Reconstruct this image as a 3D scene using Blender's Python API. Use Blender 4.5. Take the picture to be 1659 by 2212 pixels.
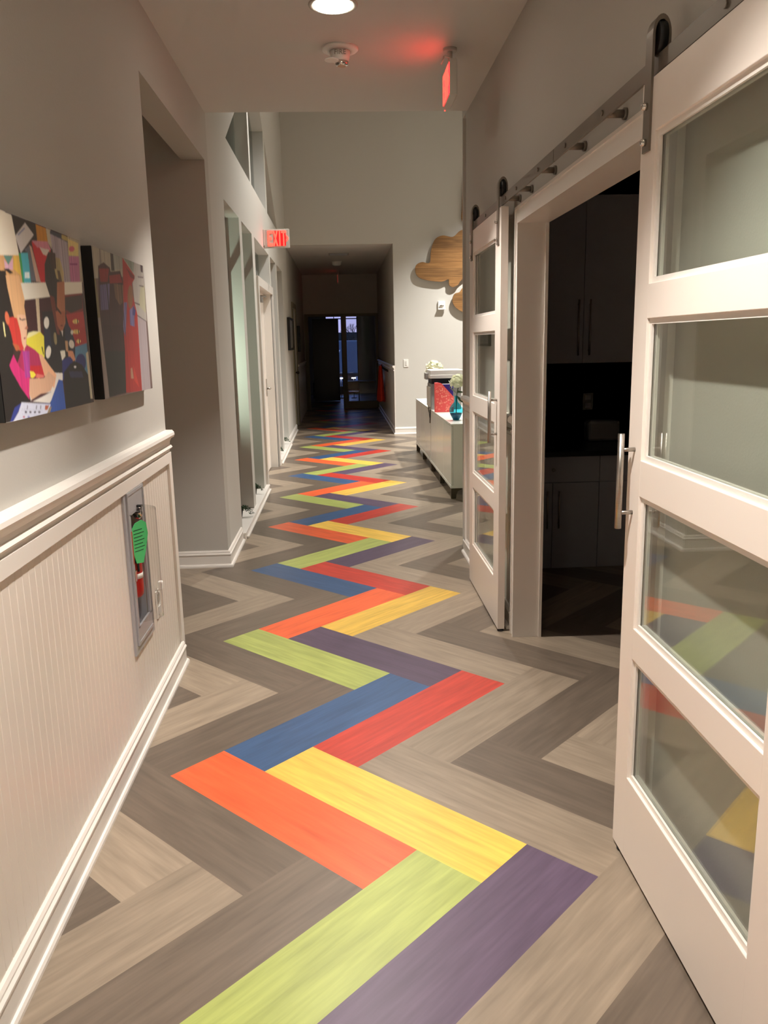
import bpy, bmesh, math, random
import numpy as np
from mathutils import Vector, Matrix
random.seed(7)
for o in list(bpy.data.objects): bpy.data.objects.remove(o, do_unlink=True)
S = bpy.context.scene
COL = S.collection
PI = math.pi

# ------------------------------------------------------------------ camera
CAMZ = 1.44738
R_ = Vector((0.99836148, -0.05345791, -0.02041097))
U_ = Vector((0.03088807, 0.20319233, 0.97865152))
F_ = Vector((0.04816931, 0.97767844, -0.20451061))
cd = bpy.data.cameras.new('camera'); cam = bpy.data.objects.new('camera', cd); COL.objects.link(cam)
cam.matrix_world = Matrix(((R_.x, U_.x, -F_.x, 0), (R_.y, U_.y, -F_.y, 0), (R_.z, U_.z, -F_.z, CAMZ), (0, 0, 0, 1)))
cd.sensor_fit = 'HORIZONTAL'; cd.sensor_width = 36; cd.lens = 36 * 1752.108 / 1659
cd.clip_start = 0.05; cd.clip_end = 200
S.camera = cam

# ------------------------------------------------------------------ world: dusk sky seen through the far windows
W = bpy.data.worlds.new('world'); S.world = W; W.use_nodes = True
nt = W.node_tree; nt.nodes.clear()
tc = nt.nodes.new('ShaderNodeTexCoord'); sep = nt.nodes.new('ShaderNodeSeparateXYZ')
rp = nt.nodes.new('ShaderNodeValToRGB'); bg = nt.nodes.new('ShaderNodeBackground'); ou = nt.nodes.new('ShaderNodeOutputWorld')
nt.links.new(tc.outputs['Generated'], sep.inputs[0]); nt.links.new(sep.outputs['Z'], rp.inputs[0])
nt.links.new(rp.outputs[0], bg.inputs[0]); nt.links.new(bg.outputs[0], ou.inputs[0])
rp.color_ramp.elements[0].position = 0.0; rp.color_ramp.elements[0].color = (0.42, 0.40, 0.70, 1)
rp.color_ramp.elements[1].position = 0.12; rp.color_ramp.elements[1].color = (0.20, 0.32, 0.86, 1)
bg.inputs[1].default_value = 0.62

# ------------------------------------------------------------------ exposure
S.view_settings.view_transform = 'Standard'; S.view_settings.look = 'None'
S.view_settings.gamma = 1; S.view_settings.use_curve_mapping = False
S.view_settings.exposure = 1.2

WARM = (1.0, 0.93, 0.86); NEUT = (1.0, 0.968, 0.915)
def spot(name, loc, power, size, blend, color, to=None, rad=0.05):
    l = bpy.data.lights.new(name, 'SPOT'); l.energy = power; l.spot_size = math.radians(size); l.spot_blend = blend
    l.color = color; l.shadow_soft_size = rad
    o = bpy.data.objects.new(name, l); COL.objects.link(o); o.location = loc
    d = Vector(to) - Vector(loc) if to else Vector((0, 0, -1))
    o.rotation_euler = d.to_track_quat('-Z', 'Y').to_euler()
    return o
CANS = [(0.016, 3.80), (0.016, 1.36), (0.016, -1.08)]
CAN_POWER = (128, 140, 130)
for i, (x, y) in enumerate(CANS):
    spot('downlight_beam', (x, y, 2.835), CAN_POWER[i], 90, 0.5, WARM, rad=0.035)
HIGH = [(2.3, 8.5), (2.9, 11.3), (0.55, 8.5), (0.35, 10.2)]
HIGH_POWER = (430, 1000, 250, 45)
HIGH_SIZE = (112, 100, 116, 80)
for i, (x, y) in enumerate(HIGH):
    spot('reception_beam', (x, y, 4.98), HIGH_POWER[i], HIGH_SIZE[i], 0.6, NEUT, rad=0.11)
spot('office_lamp', (-1.32, 6.36, 1.30), 52, 118, 0.5, (0.97, 1.0, 0.93), to=(-.84, 6.96, 1.48), rad=0.04)
spot('office_beam', (-2.4, 9.6, 2.75), 9, 140, 0.7, (0.95, 1.0, 0.92), rad=0.1)

# ------------------------------------------------------------------ materials
def lin(c):
    if isinstance(c, str): c = [int(c[i:i + 2], 16) for i in (0, 2, 4)]
    return tuple((v / 255 / 12.92 if v / 255 <= 0.04045 else ((v / 255 + 0.055) / 1.055) ** 2.4) for v in c)
def mat(name, col, rough=0.5, metal=0.0, noise=0.0, nscale=8, bump=0.0, bscale=200, emit=None, estr=0, coat=0.0, stretch=None, spec=0.5):
    m = bpy.data.materials.new(name); m.use_nodes = True; n = m.node_tree; b = n.nodes['Principled BSDF']
    c = lin(col); b.inputs['Base Color'].default_value = (*c, 1); b.inputs['Roughness'].default_value = rough
    b.inputs['Metallic'].default_value = metal; b.inputs['Coat Weight'].default_value = coat; b.inputs['Coat Roughness'].default_value = 0.1
    b.inputs['Specular IOR Level'].default_value = spec
    t = n.nodes.new('ShaderNodeTexCoord'); mp = n.nodes.new('ShaderNodeMapping'); n.links.new(t.outputs['Object'], mp.inputs[0])
    if stretch: mp.inputs['Scale'].default_value = stretch
    if noise > 0:
        x = n.nodes.new('ShaderNodeTexNoise'); x.inputs['Scale'].default_value = nscale; x.inputs['Detail'].default_value = 5
        r = n.nodes.new('ShaderNodeValToRGB')
        r.color_ramp.elements[0].position = .3; r.color_ramp.elements[1].position = .7
        r.color_ramp.elements[0].color = (*[max(0, v * (1 - noise)) for v in c], 1); r.color_ramp.elements[1].color = (*[min(1, v * (1 + noise)) for v in c], 1)
        n.links.new(mp.outputs[0], x.inputs[0]); n.links.new(x.outputs[0], r.inputs[0]); n.links.new(r.outputs[0], b.inputs['Base Color'])
    if bump > 0:
        x = n.nodes.new('ShaderNodeTexNoise'); x.inputs['Scale'].default_value = bscale; x.inputs['Detail'].default_value = 3
        k = n.nodes.new('ShaderNodeBump'); k.inputs['Strength'].default_value = bump; k.inputs['Distance'].default_value = 0.002
        n.links.new(mp.outputs[0], x.inputs[0]); n.links.new(x.outputs[0], k.inputs['Height']); n.links.new(k.outputs[0], b.inputs['Normal'])
    if emit: b.inputs['Emission Color'].default_value = (*emit, 1); b.inputs['Emission Strength'].default_value = estr
    return m
def glass(name, tint=(0.93, 0.97, 0.94), ior=1.5, rough=0.0):
    m = bpy.data.materials.new(name); m.use_nodes = True; n = m.node_tree; n.nodes.clear()
    tr = n.nodes.new('ShaderNodeBsdfTransparent'); tr.inputs[0].default_value = (*tint, 1)
    gl = n.nodes.new('ShaderNodeBsdfGlossy'); gl.inputs['Roughness'].default_value = rough
    fr = n.nodes.new('ShaderNodeFresnel'); fr.inputs[0].default_value = ior
    ge = n.nodes.new('ShaderNodeNewGeometry'); mr = n.nodes.new('ShaderNodeMapRange'); mr.inputs[3].default_value = ior; mr.inputs[4].default_value = 1 / ior
    n.links.new(ge.outputs['Backfacing'], mr.inputs[0]); n.links.new(mr.outputs[0], fr.inputs[0])   # thin pane: the same reflectance on both faces
    mx = n.nodes.new('ShaderNodeMixShader'); o = n.nodes.new('ShaderNodeOutputMaterial')
    n.links.new(fr.outputs[0], mx.inputs[0]); n.links.new(tr.outputs[0], mx.inputs[1]); n.links.new(gl.outputs[0], mx.inputs[2]); n.links.new(mx.outputs[0], o.inputs[0])
    return m
def vcol(name, rough=0.45, streak=False, coat=0.0):
    m = bpy.data.materials.new(name); m.use_nodes = True; n = m.node_tree; b = n.nodes['Principled BSDF']
    a = n.nodes.new('ShaderNodeVertexColor'); a.layer_name = 'tone'; b.inputs['Roughness'].default_value = rough
    b.inputs['Coat Weight'].default_value = coat; b.inputs['Coat Roughness'].default_value = 0.28
    if not streak: n.links.new(a.outputs[0], b.inputs['Base Color']); return m
    uv = n.nodes.new('ShaderNodeUVMap'); uv.uv_map = 'grain'
    mp = n.nodes.new('ShaderNodeMapping'); mp.inputs['Scale'].default_value = (1.0, 15, 1); n.links.new(uv.outputs[0], mp.inputs[0])
    x = n.nodes.new('ShaderNodeTexNoise'); x.inputs['Scale'].default_value = 1.0; x.inputs['Detail'].default_value = 5; x.inputs['Roughness'].default_value = .5; x.inputs['Distortion'].default_value = .2
    n.links.new(mp.outputs[0], x.inputs[0])
    mp2 = n.nodes.new('ShaderNodeMapping'); mp2.inputs['Scale'].default_value = (0.6, 4, 1); n.links.new(uv.outputs[0], mp2.inputs[0])
    y = n.nodes.new('ShaderNodeTexNoise'); y.inputs['Scale'].default_value = 1.3; y.inputs['Detail'].default_value = 3; n.links.new(mp2.outputs[0], y.inputs[0])
    ad = n.nodes.new('ShaderNodeMath'); ad.operation = 'MULTIPLY_ADD'; ad.inputs[1].default_value = 0.5
    n.links.new(x.outputs[0], ad.inputs[0])
    h = n.nodes.new('ShaderNodeMath'); h.operation = 'MULTIPLY'; h.inputs[1].default_value = 0.5; n.links.new(y.outputs[0], h.inputs[0]); n.links.new(h.outputs[0], ad.inputs[2])
    r = n.nodes.new('ShaderNodeMapRange'); r.inputs[1].default_value = .30; r.inputs[2].default_value = .70; r.inputs[3].default_value = .66; r.inputs[4].default_value = 1.12
    n.links.new(ad.outputs[0], r.inputs[0])
    mu = n.nodes.new('ShaderNodeVectorMath'); mu.operation = 'SCALE'; n.links.new(a.outputs[0], mu.inputs[0]); n.links.new(r.outputs[0], mu.inputs['Scale'])
    n.links.new(mu.outputs[0], b.inputs['Base Color'])
    k = n.nodes.new('ShaderNodeBump'); k.inputs['Strength'].default_value = .12; k.inputs['Distance'].default_value = .002; n.links.new(x.outputs[0], k.inputs['Height']); n.links.new(k.outputs[0], b.inputs['Normal'])
    return m
M = dict(
    wall=mat('wall_paint', (190, 186, 178), 0.7, bump=0.25, bscale=160),
    wallgrey=mat('wall_paint_grey', (202, 199, 192), 0.7, bump=0.25, bscale=160),
    ceil=mat('ceiling_paint', (208, 206, 202), 0.8, bump=0.2, bscale=120),
    trim=mat('white_trim', (236, 230, 222), 0.32),
    door=mat('door_white', (238, 228, 218), 0.38),
    bead=mat('beadboard_white', (228, 219, 208), 0.4),
    steel=mat('brushed_steel', (176, 170, 162), 0.32, 1.0, noise=.08, nscale=40, stretch=(1, 1, 12)),
    track=mat('track_steel', (128, 119, 108), 0.4, 0.45),
    chrome=mat('chrome', (220, 216, 210), 0.12, 1.0),
    black=mat('black_rubber', (12, 12, 12), 0.5),
    blackg=mat('black_plastic', (20, 20, 22), 0.3),
    glass=glass('door_glass', (0.955, 0.985, 0.96), 1.8),
    wglass=glass('window_glass', (0.55, 0.60, 0.56), 1.7),
    acrylic=glass('clear_acrylic', (0.95, 0.95, 0.94), 1.3, 0.02),
    floor=vcol('vinyl_planks', 0.36, True, 0.10),
    print=vcol('canvas_print', 0.5),
    cansteel=mat('aluminium_cabinet', (176, 176, 180), 0.4, 0.25),
    red=mat('extinguisher_red', (190, 22, 18), 0.3),
    green=mat('green_tag', (92, 226, 138), 0.6),
    ink=mat('dark_ink', (30, 70, 45), 0.7),
    white=mat('white_plastic', (238, 236, 230), 0.4),
    lacquer=mat('white_lacquer', (242, 242, 232), 0.22, coat=.2),
    leg=mat('bronze_leg', (88, 80, 66), 0.4, 0.6),
    greyp=mat('printer_grey', (150, 147, 142), 0.45),
    lightp=mat('printer_light', (216, 212, 206), 0.4),
    coral=mat('coral_card', (232, 84, 84), 0.6),
    coral2=mat('coral_flower_ink', (250, 158, 142), 0.6),
    blue=mat('navy_card', (40, 36, 140), 0.5),
    teal=glass('teal_glass', (0.25, 0.78, 0.88), 1.5),
    petal=mat('white_petal', (250, 250, 226), 0.6),
    leaf=mat('green_leaf', (66, 92, 50), 0.55, noise=.3, nscale=30),
    dleaf=mat('dark_leaf', (38, 66, 30), 0.6, noise=.3, nscale=30),
    soil=mat('dark_pot', (50, 44, 40), 0.6),
    dark=mat('dark_laminate', (172, 173, 178), 0.5),
    counter=mat('dark_counter', (30, 30, 32), 0.3),
    splash=mat('green_backsplash', (60, 78, 40), 0.5),
    taupe=mat('taupe_door', (120, 112, 90), 0.5),
    coat=mat('orange_cloth', (235, 60, 25), 0.8, noise=.15, nscale=20),
    signgrey=mat('sign_housing', (190, 186, 176), 0.5),
    lampglow=mat('lamp_glow', (255, 255, 250), 0.5, emit=(1.0, .93, .80), estr=14),
    exitred=mat('exit_red', (255, 30, 30), 0.5, emit=(1.0, 0.012, 0.014), estr=3.2),
    exithot=mat('exit_red_edge', (255, 70, 40), 0.5, emit=(1.0, 0.030, 0.020), estr=2.6),
    nightl=mat('small_light', (255, 255, 255), 0.5, emit=(0.9, 0.9, 1.0), estr=1.2),
    asphalt=mat('outside_ground', (150, 154, 164), 0.9),
    van=mat('blue_grey_paint', (98, 114, 122), 0.5),
    tree=mat('tree_dark', (30, 40, 36), 0.9),
)
def woodmat():
    m = bpy.data.materials.new('oak_planks'); m.use_nodes = True; n = m.node_tree; b = n.nodes['Principled BSDF']; b.inputs['Roughness'].default_value = .5
    t = n.nodes.new('ShaderNodeTexCoord'); s = n.nodes.new('ShaderNodeSeparateXYZ'); n.links.new(t.outputs['Object'], s.inputs[0])
    mp = n.nodes.new('ShaderNodeMapping'); mp.inputs['Scale'].default_value = (1.2, 1, 22); n.links.new(t.outputs['Object'], mp.inputs[0])
    x = n.nodes.new('ShaderNodeTexNoise'); x.inputs['Scale'].default_value = 2; x.inputs['Detail'].default_value = 6; x.inputs['Distortion'].default_value = .8; n.links.new(mp.outputs[0], x.inputs[0])
    r = n.nodes.new('ShaderNodeValToRGB'); e = r.color_ramp.elements
    e[0].position = .3; e[0].color = (*lin((122, 84, 44)), 1); e[1].position = .7; e[1].color = (*lin((172, 126, 74)), 1); n.links.new(x.outputs[0], r.inputs[0])
    d = n.nodes.new('ShaderNodeMath'); d.operation = 'MULTIPLY'; d.inputs[1].default_value = 1 / .145; n.links.new(s.outputs['Z'], d.inputs[0])
    f = n.nodes.new('ShaderNodeMath'); f.operation = 'FLOOR'; n.links.new(d.outputs[0], f.inputs[0])
    wn = n.nodes.new('ShaderNodeTexWhiteNoise'); wn.noise_dimensions = '1D'; n.links.new(f.outputs[0], wn.inputs['W'])
    mr = n.nodes.new('ShaderNodeMapRange'); mr.inputs[3].default_value = .66; mr.inputs[4].default_value = 1.0; n.links.new(wn.outputs[0], mr.inputs[0])
    mu = n.nodes.new('ShaderNodeVectorMath'); mu.operation = 'SCALE'; n.links.new(r.outputs[0], mu.inputs[0]); n.links.new(mr.outputs[0], mu.inputs['Scale']); n.links.new(mu.outputs[0], b.inputs['Base Color'])
    return m
M['oak'] = woodmat()

# ------------------------------------------------------------------ mesh helpers (world coordinates; build() moves them under their parent)
def origin(p):
    v = Vector((0, 0, 0))
    while p: v += p.location; p = p.parent
    return v
def thing(name, loc, label=None, cat=None, group=None, kind=None):
    o = bpy.data.objects.new(name, None); COL.objects.link(o); o.location = loc; o.empty_display_size = .05
    return tag(o, label, cat, group, kind)
def tag(o, label=None, cat=None, group=None, kind=None):
    if label: o['label'] = label
    if cat: o['category'] = cat
    if group: o['group'] = group
    if kind: o['kind'] = kind
    return o
class MB:
    def __init__(s): s.bm = bmesh.new()
    def poly(s, pts, mi=0):
        f = s.bm.faces.new([s.bm.verts.new(p) for p in pts]); f.material_index = mi; return f
    def box(s, x0, x1, y0, y1, z0, z1, mi=0, bev=0):
        if bev:
            t = bmesh.new(); bmesh.ops.create_cube(t, size=1)
            for v in t.verts: v.co = Vector(((x0 + x1) / 2 + v.co.x * (x1 - x0), (y0 + y1) / 2 + v.co.y * (y1 - y0), (z0 + z1) / 2 + v.co.z * (z1 - z0)))
            bmesh.ops.bevel(t, geom=t.edges[:], offset=bev, segments=2, affect='EDGES', profile=.5)
            s.add(t, mi); return s
        v = [s.bm.verts.new(p) for p in ((x0, y0, z0), (x1, y0, z0), (x1, y1, z0), (x0, y1, z0), (x0, y0, z1), (x1, y0, z1), (x1, y1, z1), (x0, y1, z1))]
        for q in ((0, 3, 2, 1), (4, 5, 6, 7), (0, 1, 5, 4), (1, 2, 6, 5), (2, 3, 7, 6), (3, 0, 4, 7)):
            f = s.bm.faces.new([v[i] for i in q]); f.material_index = mi
        return s
    def add(s, t, mi=0):
        mp = {v: s.bm.verts.new(v.co) for v in t.verts}
        for f in t.faces:
            try: g = s.bm.faces.new([mp[v] for v in f.verts]); g.material_index = mi; g.smooth = f.smooth
            except ValueError: pass
        t.free(); return s
    def prism(s, pts, axis, d0, d1, mi=0):
        def P(a, b, d): return {0: (d, a, b), 1: (a, d, b), 2: (a, b, d)}[axis]
        A = [s.bm.verts.new(P(a, b, d0)) for a, b in pts]; B = [s.bm.verts.new(P(a, b, d1)) for a, b in pts]
        n = len(pts)
        s.bm.faces.new(A).material_index = mi; s.bm.faces.new(B[::-1]).material_index = mi
        for i in range(n): s.bm.faces.new((A[i], B[i], B[(i + 1) % n], A[(i + 1) % n])).material_index = mi
        return s
    def cyl(s, c0, c1, r0, r1=None, seg=24, mi=0, smooth=True):
        r1 = r0 if r1 is None else r1
        c0, c1 = Vector(c0), Vector(c1); d = (c1 - c0).normalized(); q = d.to_track_quat('Z', 'Y')
        A, B = [], []
        for i in range(seg):
            a = 2 * PI * i / seg; e = q @ Vector((math.cos(a), math.sin(a), 0))
            A.append(s.bm.verts.new(c0 + e * r0)); B.append(s.bm.verts.new(c1 + e * r1))
        for i in range(seg):
            f = s.bm.faces.new((A[i], A[(i + 1) % seg], B[(i + 1) % seg], B[i])); f.material_index = mi; f.smooth = smooth
        s.bm.faces.new(A[::-1]).material_index = mi; s.bm.faces.new(B).material_index = mi
        return s
    def lathe(s, c, prof, seg=28, mi=0):
        rings = []
        for r, z in prof: rings.append([s.bm.verts.new((c[0] + r * math.cos(2 * PI * i / seg), c[1] + r * math.sin(2 * PI * i / seg), c[2] + z)) for i in range(seg)])
        for a, b in zip(rings, rings[1:]):
            for i in range(seg): f = s.bm.faces.new((a[i], a[(i + 1) % seg], b[(i + 1) % seg], b[i])); f.material_index = mi; f.smooth = True
        s.bm.faces.new(rings[0][::-1]).material_index = mi; s.bm.faces.new(rings[-1]).material_index = mi
        return s
    def tube(s, pts, r, seg=8, mi=0):
        for a, b in zip(pts, pts[1:]): s.cyl(a, b, r, seg=seg, mi=mi)
        return s
    def sphere(s, c, r, mi=0, sc=(1, 1, 1), seg=14):
        t = bmesh.new(); bmesh.ops.create_uvsphere(t, u_segments=seg, v_segments=max(6, seg // 2), radius=r)
        for v in t.verts: v.co = Vector((c[0] + v.co.x * sc[0], c[1] + v.co.y * sc[1], c[2] + v.co.z * sc[2]))
        for f in t.faces: f.smooth = True
        return s.add(t, mi)
    def build(s, name, mats, parent=None, normals=True):
        if normals: bmesh.ops.recalc_face_normals(s.bm, faces=s.bm.faces[:])
        o0 = origin(parent)
        if parent:
            for v in s.bm.verts: v.co -= o0
        me = bpy.data.meshes.new(name); s.bm.to_mesh(me); s.bm.free()
        for m in (mats if isinstance(mats, (list, tuple)) else [mats]): me.materials.append(M[m] if isinstance(m, str) else m)
        o = bpy.data.objects.new(name, me); COL.objects.link(o)
        if parent: o.parent = parent
        return o
def struct(name, mb, mats, parent=None):
    o = mb.build(name, mats, parent)
    if not parent: o['kind'] = 'structure'
    return o
def solo(name, mb, mats, label, cat, group=None, pivot=None):
    """a thing that is one mesh: origin moved to its base"""
    bm = mb.bm; xs = [v.co for v in bm.verts]
    c = Vector(((min(v.x for v in xs) + max(v.x for v in xs)) / 2, (min(v.y for v in xs) + max(v.y for v in xs)) / 2, min(v.z for v in xs)))
    for v in bm.verts: v.co -= c
    o = mb.build(name, mats); o.location = c
    return tag(o, label, cat, group)

# ------------------------------------------------------------------ floor: herringbone planks, 9 x 36 in
w = .2286; s2 = 2 ** -.5; CX, CY = 0.62905, -2.58891
def fl(a, b): return (s2 * (a + b) * w - CX, s2 * (b - a) * w - CY)
FX0, FX1, FY0, FY1 = -3.2, 5.2, -3.2, 25.5
def clip(poly):
    for ax, val, sg in ((0, FX0, 1), (0, FX1, -1), (1, FY0, 1), (1, FY1, -1)):
        out = []
        for i in range(len(poly)):
            p, q = poly[i - 1], poly[i]
            dp, dq = (p[ax] - val) * sg, (q[ax] - val) * sg
            if (dp >= 0) != (dq >= 0):
                t = dp / (dp - dq); out.append(tuple(p[j] + t * (q[j] - p[j]) for j in range(4)))
            if dq >= 0: out.append(q)
        poly = out
        if not poly: return []
    return poly
CK = {0: ((240, 104, 58), (62, 90, 128), (172, 182, 100)), 1: ((240, 196, 86), (192, 64, 50), (96, 80, 100))}
LT, DK, MD = (157, 141, 122), (111, 98, 85), (131, 117, 101)
fbm = bmesh.new(); cl = fbm.loops.layers.float_color.new('tone'); uvl = fbm.loops.layers.uv.new('grain')
rr = random.Random(3)
def shade(c, v): return tuple(x * v for x in lin(c))
for k in range(-16, 34):
    for j in range(-26, 9):
        for kind in (0, 1):
            a0, b0 = k + 4 * j, k - 4 * j
            if kind == 0: q = [(a0, b0, 0, 0), (a0 + 4, b0, 4, 0), (a0 + 4, b0 + 1, 4, 1), (a0, b0 + 1, 0, 1)]
            else: q = [(a0, b0 + 1, 0, 0), (a0, b0 + 5, 4, 0), (a0 + 1, b0 + 5, 4, 1), (a0 + 1, b0 + 1, 0, 1)]
            P = [(*fl(a, b), u, v) for a, b, u, v in q]
            n = -2 * j + kind
            if k in CK: col = CK[k][n % 3]
            elif k in (-1, 3): col = DK
            elif k in (2, -2, 4): col = LT
            elif k in (-3, 5): col = DK
            else: col = (LT, DK, MD)[k % 3] if rr.random() < .8 else MD
            P = clip(P)
            if len(P) < 3: continue
            c = shade(col, rr.uniform(.9, 1.1)); ox, oy = rr.uniform(0, 50), rr.uniform(0, 50)
            f = fbm.faces.new([fbm.verts.new((p[0], p[1], 0)) for p in P])
            for l, p in zip(f.loops, P): l[cl] = (*c, 1); l[uvl].uv = (p[2] + ox, p[3] + oy)
            if f.normal.z < 0: f.normal_flip()
fbm.normal_update()
for f in fbm.faces:
    if f.normal.z < 0: f.normal_flip()
me = bpy.data.meshes.new('floor'); fbm.to_mesh(me); fbm.free(); me.materials.append(M['floor'])
floor = bpy.data.objects.new('floor', me); COL.objects.link(floor); floor['kind'] = 'structure'
struct('floor_slab', MB().box(FX0, FX1, FY0, FY1, -.12, -.004), 'counter')

# ------------------------------------------------------------------ room shell
XL, XLB = -.785, -.925      # corridor left wall, faces
XR, XRB = .838, .954        # corridor right wall, faces
CH = 2.85
# left wall beside the camera, with the pocket for the extinguisher cabinet
b = MB()
ey0, ey1, ez0, ez1 = 2.875, 3.075, .40, .915
b.box(XLB, XL, -3.2, ey0, 0, CH); b.box(XLB, XL, ey1, 3.655, 0, CH); b.box(XLB, XL, ey0, ey1, 0, ez0); b.box(XLB, XL, ey0, ey1, ez1, CH)
b.box(-3.2, XLB, 3.515, 3.655, 0, CH)
b.box(XLB, XL, 3.655, 5.30, 2.555, CH)                       # header over the side hall
struct('wall_left', b, 'wall')
b = MB(); b.box(-3.2, XL, 5.30, 5.44, 0, 5.0); struct('wall_side_hall', b, 'wall')
struct('wall_side_hall_end', MB().box(-3.2, -3.06, 3.655, 5.30, 0, CH), 'wall')
# glazed office wall
bays = [(6.09, 6.96), (7.14, 7.94), (8.17, 9.80), (9.97, 10.75), (10.97, 11.93)]
b = MB()
b.box(XLB, XL, 5.44, 6.09, 0, 5)
ys = [(6.96, 7.14), (7.94, 8.17), (9.80, 9.97), (10.75, 10.97)]
for y0, y1 in ys: b.box(XLB, XL, y0, y1, 0 if False else .0, 2.46)
b.box(XLB, XL, 6.09, 11.93, 2.46, 2.93)
b.box(XLB, XL, 11.93, 13.0, 0, 5)
gl, gr, ga = (6.39, 2.93), (11.40, 2.93), (8.896, 4.22)
b.prism([(6.09, 2.93), gl, ga, (8.896, 5), (6.09, 5)], 0, XLB, XL)
b.prism([gr, (11.93, 2.93), (11.93, 5), (8.896, 5), ga], 0, XLB, XL)
def zg(y): return 2.93 + (y - 6.39) * (1.29 / 2.506) if y < 8.896 else 2.93 + (11.40 - y) * (1.29 / 2.504)
for y0, y1 in ((8.05, 8.17), (9.76, 9.90)): b.prism([(y0, 2.93), (y1, 2.93), (y1, zg(y1) + .03), (y0, zg(y0) + .03)], 0, XLB, XL - .001)
struct('wall_office', b, 'wallgrey')
for i, (y0, y1) in enumerate(((6.09, 8.17), (9.97, 11.93))):
    struct(f'trim_{i + 1}', MB().box(XLB, XL + .03, y0 - .08 * (i == 0), y1, 0, .045).box(XLB, XL + .036, y0 - .08 * (i == 0), y1, .045, .062, bev=.004).box(XL + .03, XL + .048, y0, y1, 0, .02, bev=.006), 'trim')
gx = -.905
for i, (y0, y1) in enumerate([bays[0], bays[1], bays[3], bays[4]]):
    r = bpy.data.objects.new(f'window_{i + 1}', None); COL.objects.link(r); r.location = (gx, (y0 + y1) / 2, .062); r['kind'] = 'structure'
    f = MB(); f.box(gx - .02, gx + .012, y0, y0 + .03, .062, 2.46).box(gx - .02, gx + .012, y1 - .03, y1, .062, 2.46).box(gx - .02, gx + .012, y0, y1, .062, .09).box(gx - .02, gx + .012, y0, y1, 2.43, 2.46).box(gx - .02, gx + .012, y0, y1, 2.0, 2.045)
    f.build('window_frame', 'counter' if i == 9 else 'greyp', r)
    MB().box(gx - .006, gx, y0 + .03, y1 - .03, .09, 2.43).build('pane', 'wglass', r)
r = bpy.data.objects.new('window_5', None); COL.objects.link(r); r.location = (gx, 8.9, 2.93); r['kind'] = 'structure'
MB().prism([gl, gr, ga], 0, gx - .006, gx).build('pane', 'wglass', r)
# office door bay: casing, transom window and door leaf
b = MB(); xo = XL + .02
b.box(XLB, xo, 8.17, 9.97, 2.02, 2.105).box(XL - .002, xo, 8.17, 8.26, 0, 2.02).box(XL - .002, xo, 9.86, 9.97, 0, 2.02)
b.box(XLB, XL, 8.17, 8.20, 0, 2.02).box(XLB, XL, 9.77, 9.86, 0, 2.02).box(XLB, -.865, 9.74, 9.77, 0, 2.02).box(XLB, -.865, 8.2, 9.77, 1.99, 2.02)
struct('trim_3', b, 'trim')
r = bpy.data.objects.new('window_6', None); COL.objects.link(r); r.location = (gx, 9, 2.105); r['kind'] = 'structure'
MB().box(gx - .006, gx, 8.17, 9.80, 2.105, 2.46).build('pane', 'wglass', r)
d1 = bpy.data.objects.new('door_1', None); COL.objects.link(d1); d1.location = (-.885, 9, 0); d1['kind'] = 'structure'
MB().box(-.905, -.868, 8.21, 9.72, .01, 1.985, bev=.003).build('door_leaf', 'door', d1)
h = MB().box(-.868, -.862, 9.60, 9.66, .86, 1.06).cyl((-.868, 9.63, .95), (-.815, 9.63, .95), .011, seg=12).cyl((-.822, 9.63, .95), (-.822, 9.51, .95), .009, seg=12).build('door_handle', 'steel', d1)
h = MB().box(-.868, -.82, 9.0, 9.22, 1.90, 1.955, bev=.006).tube([(-.845, 9.05, 1.965), (-.80, 9.35, 1.972), (-.84, 9.62, 1.985)], .008).build('door_closer', 'greyp', d1)
# office interior behind the glass
b = MB(); b.box(-3.2, -3.06, 5.44, 13, 0, 5); struct('wall_office_back', b, 'wallgrey')
b = MB(); b.box(-3.2, XLB, 12.9, 13, 0, 5); struct('wall_office_end', b, 'wallgrey')
# high reception space
b = MB()
b.box(XL - .14, XL, 13.0, 13.14, 0, 5); b.box(XL, .86, 13.0, 13.14, 2.93, 5); b.box(.86, 5.2, 13.0, 13.14, 0, 5)
struct('wall_far', b, 'wallgrey')
struct('wall_reception_right', MB().box(5.06, 5.2, 5.36, 13.0, 0, 5), 'wallgrey')
b = MB(); b.box(XR, 5.06, 5.60, 5.62, 0, 5); b.box(XL + .001, 5.06, 5.38, 5.399, CH + .03, 5); b.box(XR, 5.06, 5.40, 5.60, CH, 5)
struct('wall_reception_near', b, 'wallgrey')
struct('ceiling_high', MB().box(-3.2, 5.2, 5.38, 13.14, 5.0, 5.1), 'ceil')
struct('ceiling', MB().box(-3.2, 5.06, -3.2, 5.42, CH, CH + .1), 'ceil')
struct('wall_back', MB().box(-3.2, 3.4, -3.34, -3.2, 0, CH), 'wall')
# right wall with the wide doorway
OY0, OY1, OZ = 2.09, 3.79, 1.967
b = MB(); b.box(XR, XRB, -3.2, OY0, 0, CH); b.box(XR, XRB, OY1, 5.47, 0, CH); b.box(XR, XRB, OY0, OY1, OZ, CH)
b.box(XR + .02, XR + .14, 5.469, 5.60, 0, CH)
struct('wall_right', b, 'wall')
b = MB(); xc = XR - .02; yf, yn, zt_ = OY1 - .008, OY0 + .008, OZ - .008
b.box(xc, XR, yf, yf + .066, 0, OZ + .066).box(xc - .006, xc, yf + .054, yf + .066, 0, OZ + .066).box(xc - .006, xc, yf, yf + .014, 0, zt_ + .014)   # far casing with its beads
b.box(xc, XR, yn - .066, yn, 0, OZ + .066)
b.box(xc, XR, yn, yf, zt_, OZ + .066).box(xc - .006, xc, yn, yf + .054, OZ + .054, OZ + .066).box(xc - .006, xc, yn, yf, zt_, zt_ + .014)
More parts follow.
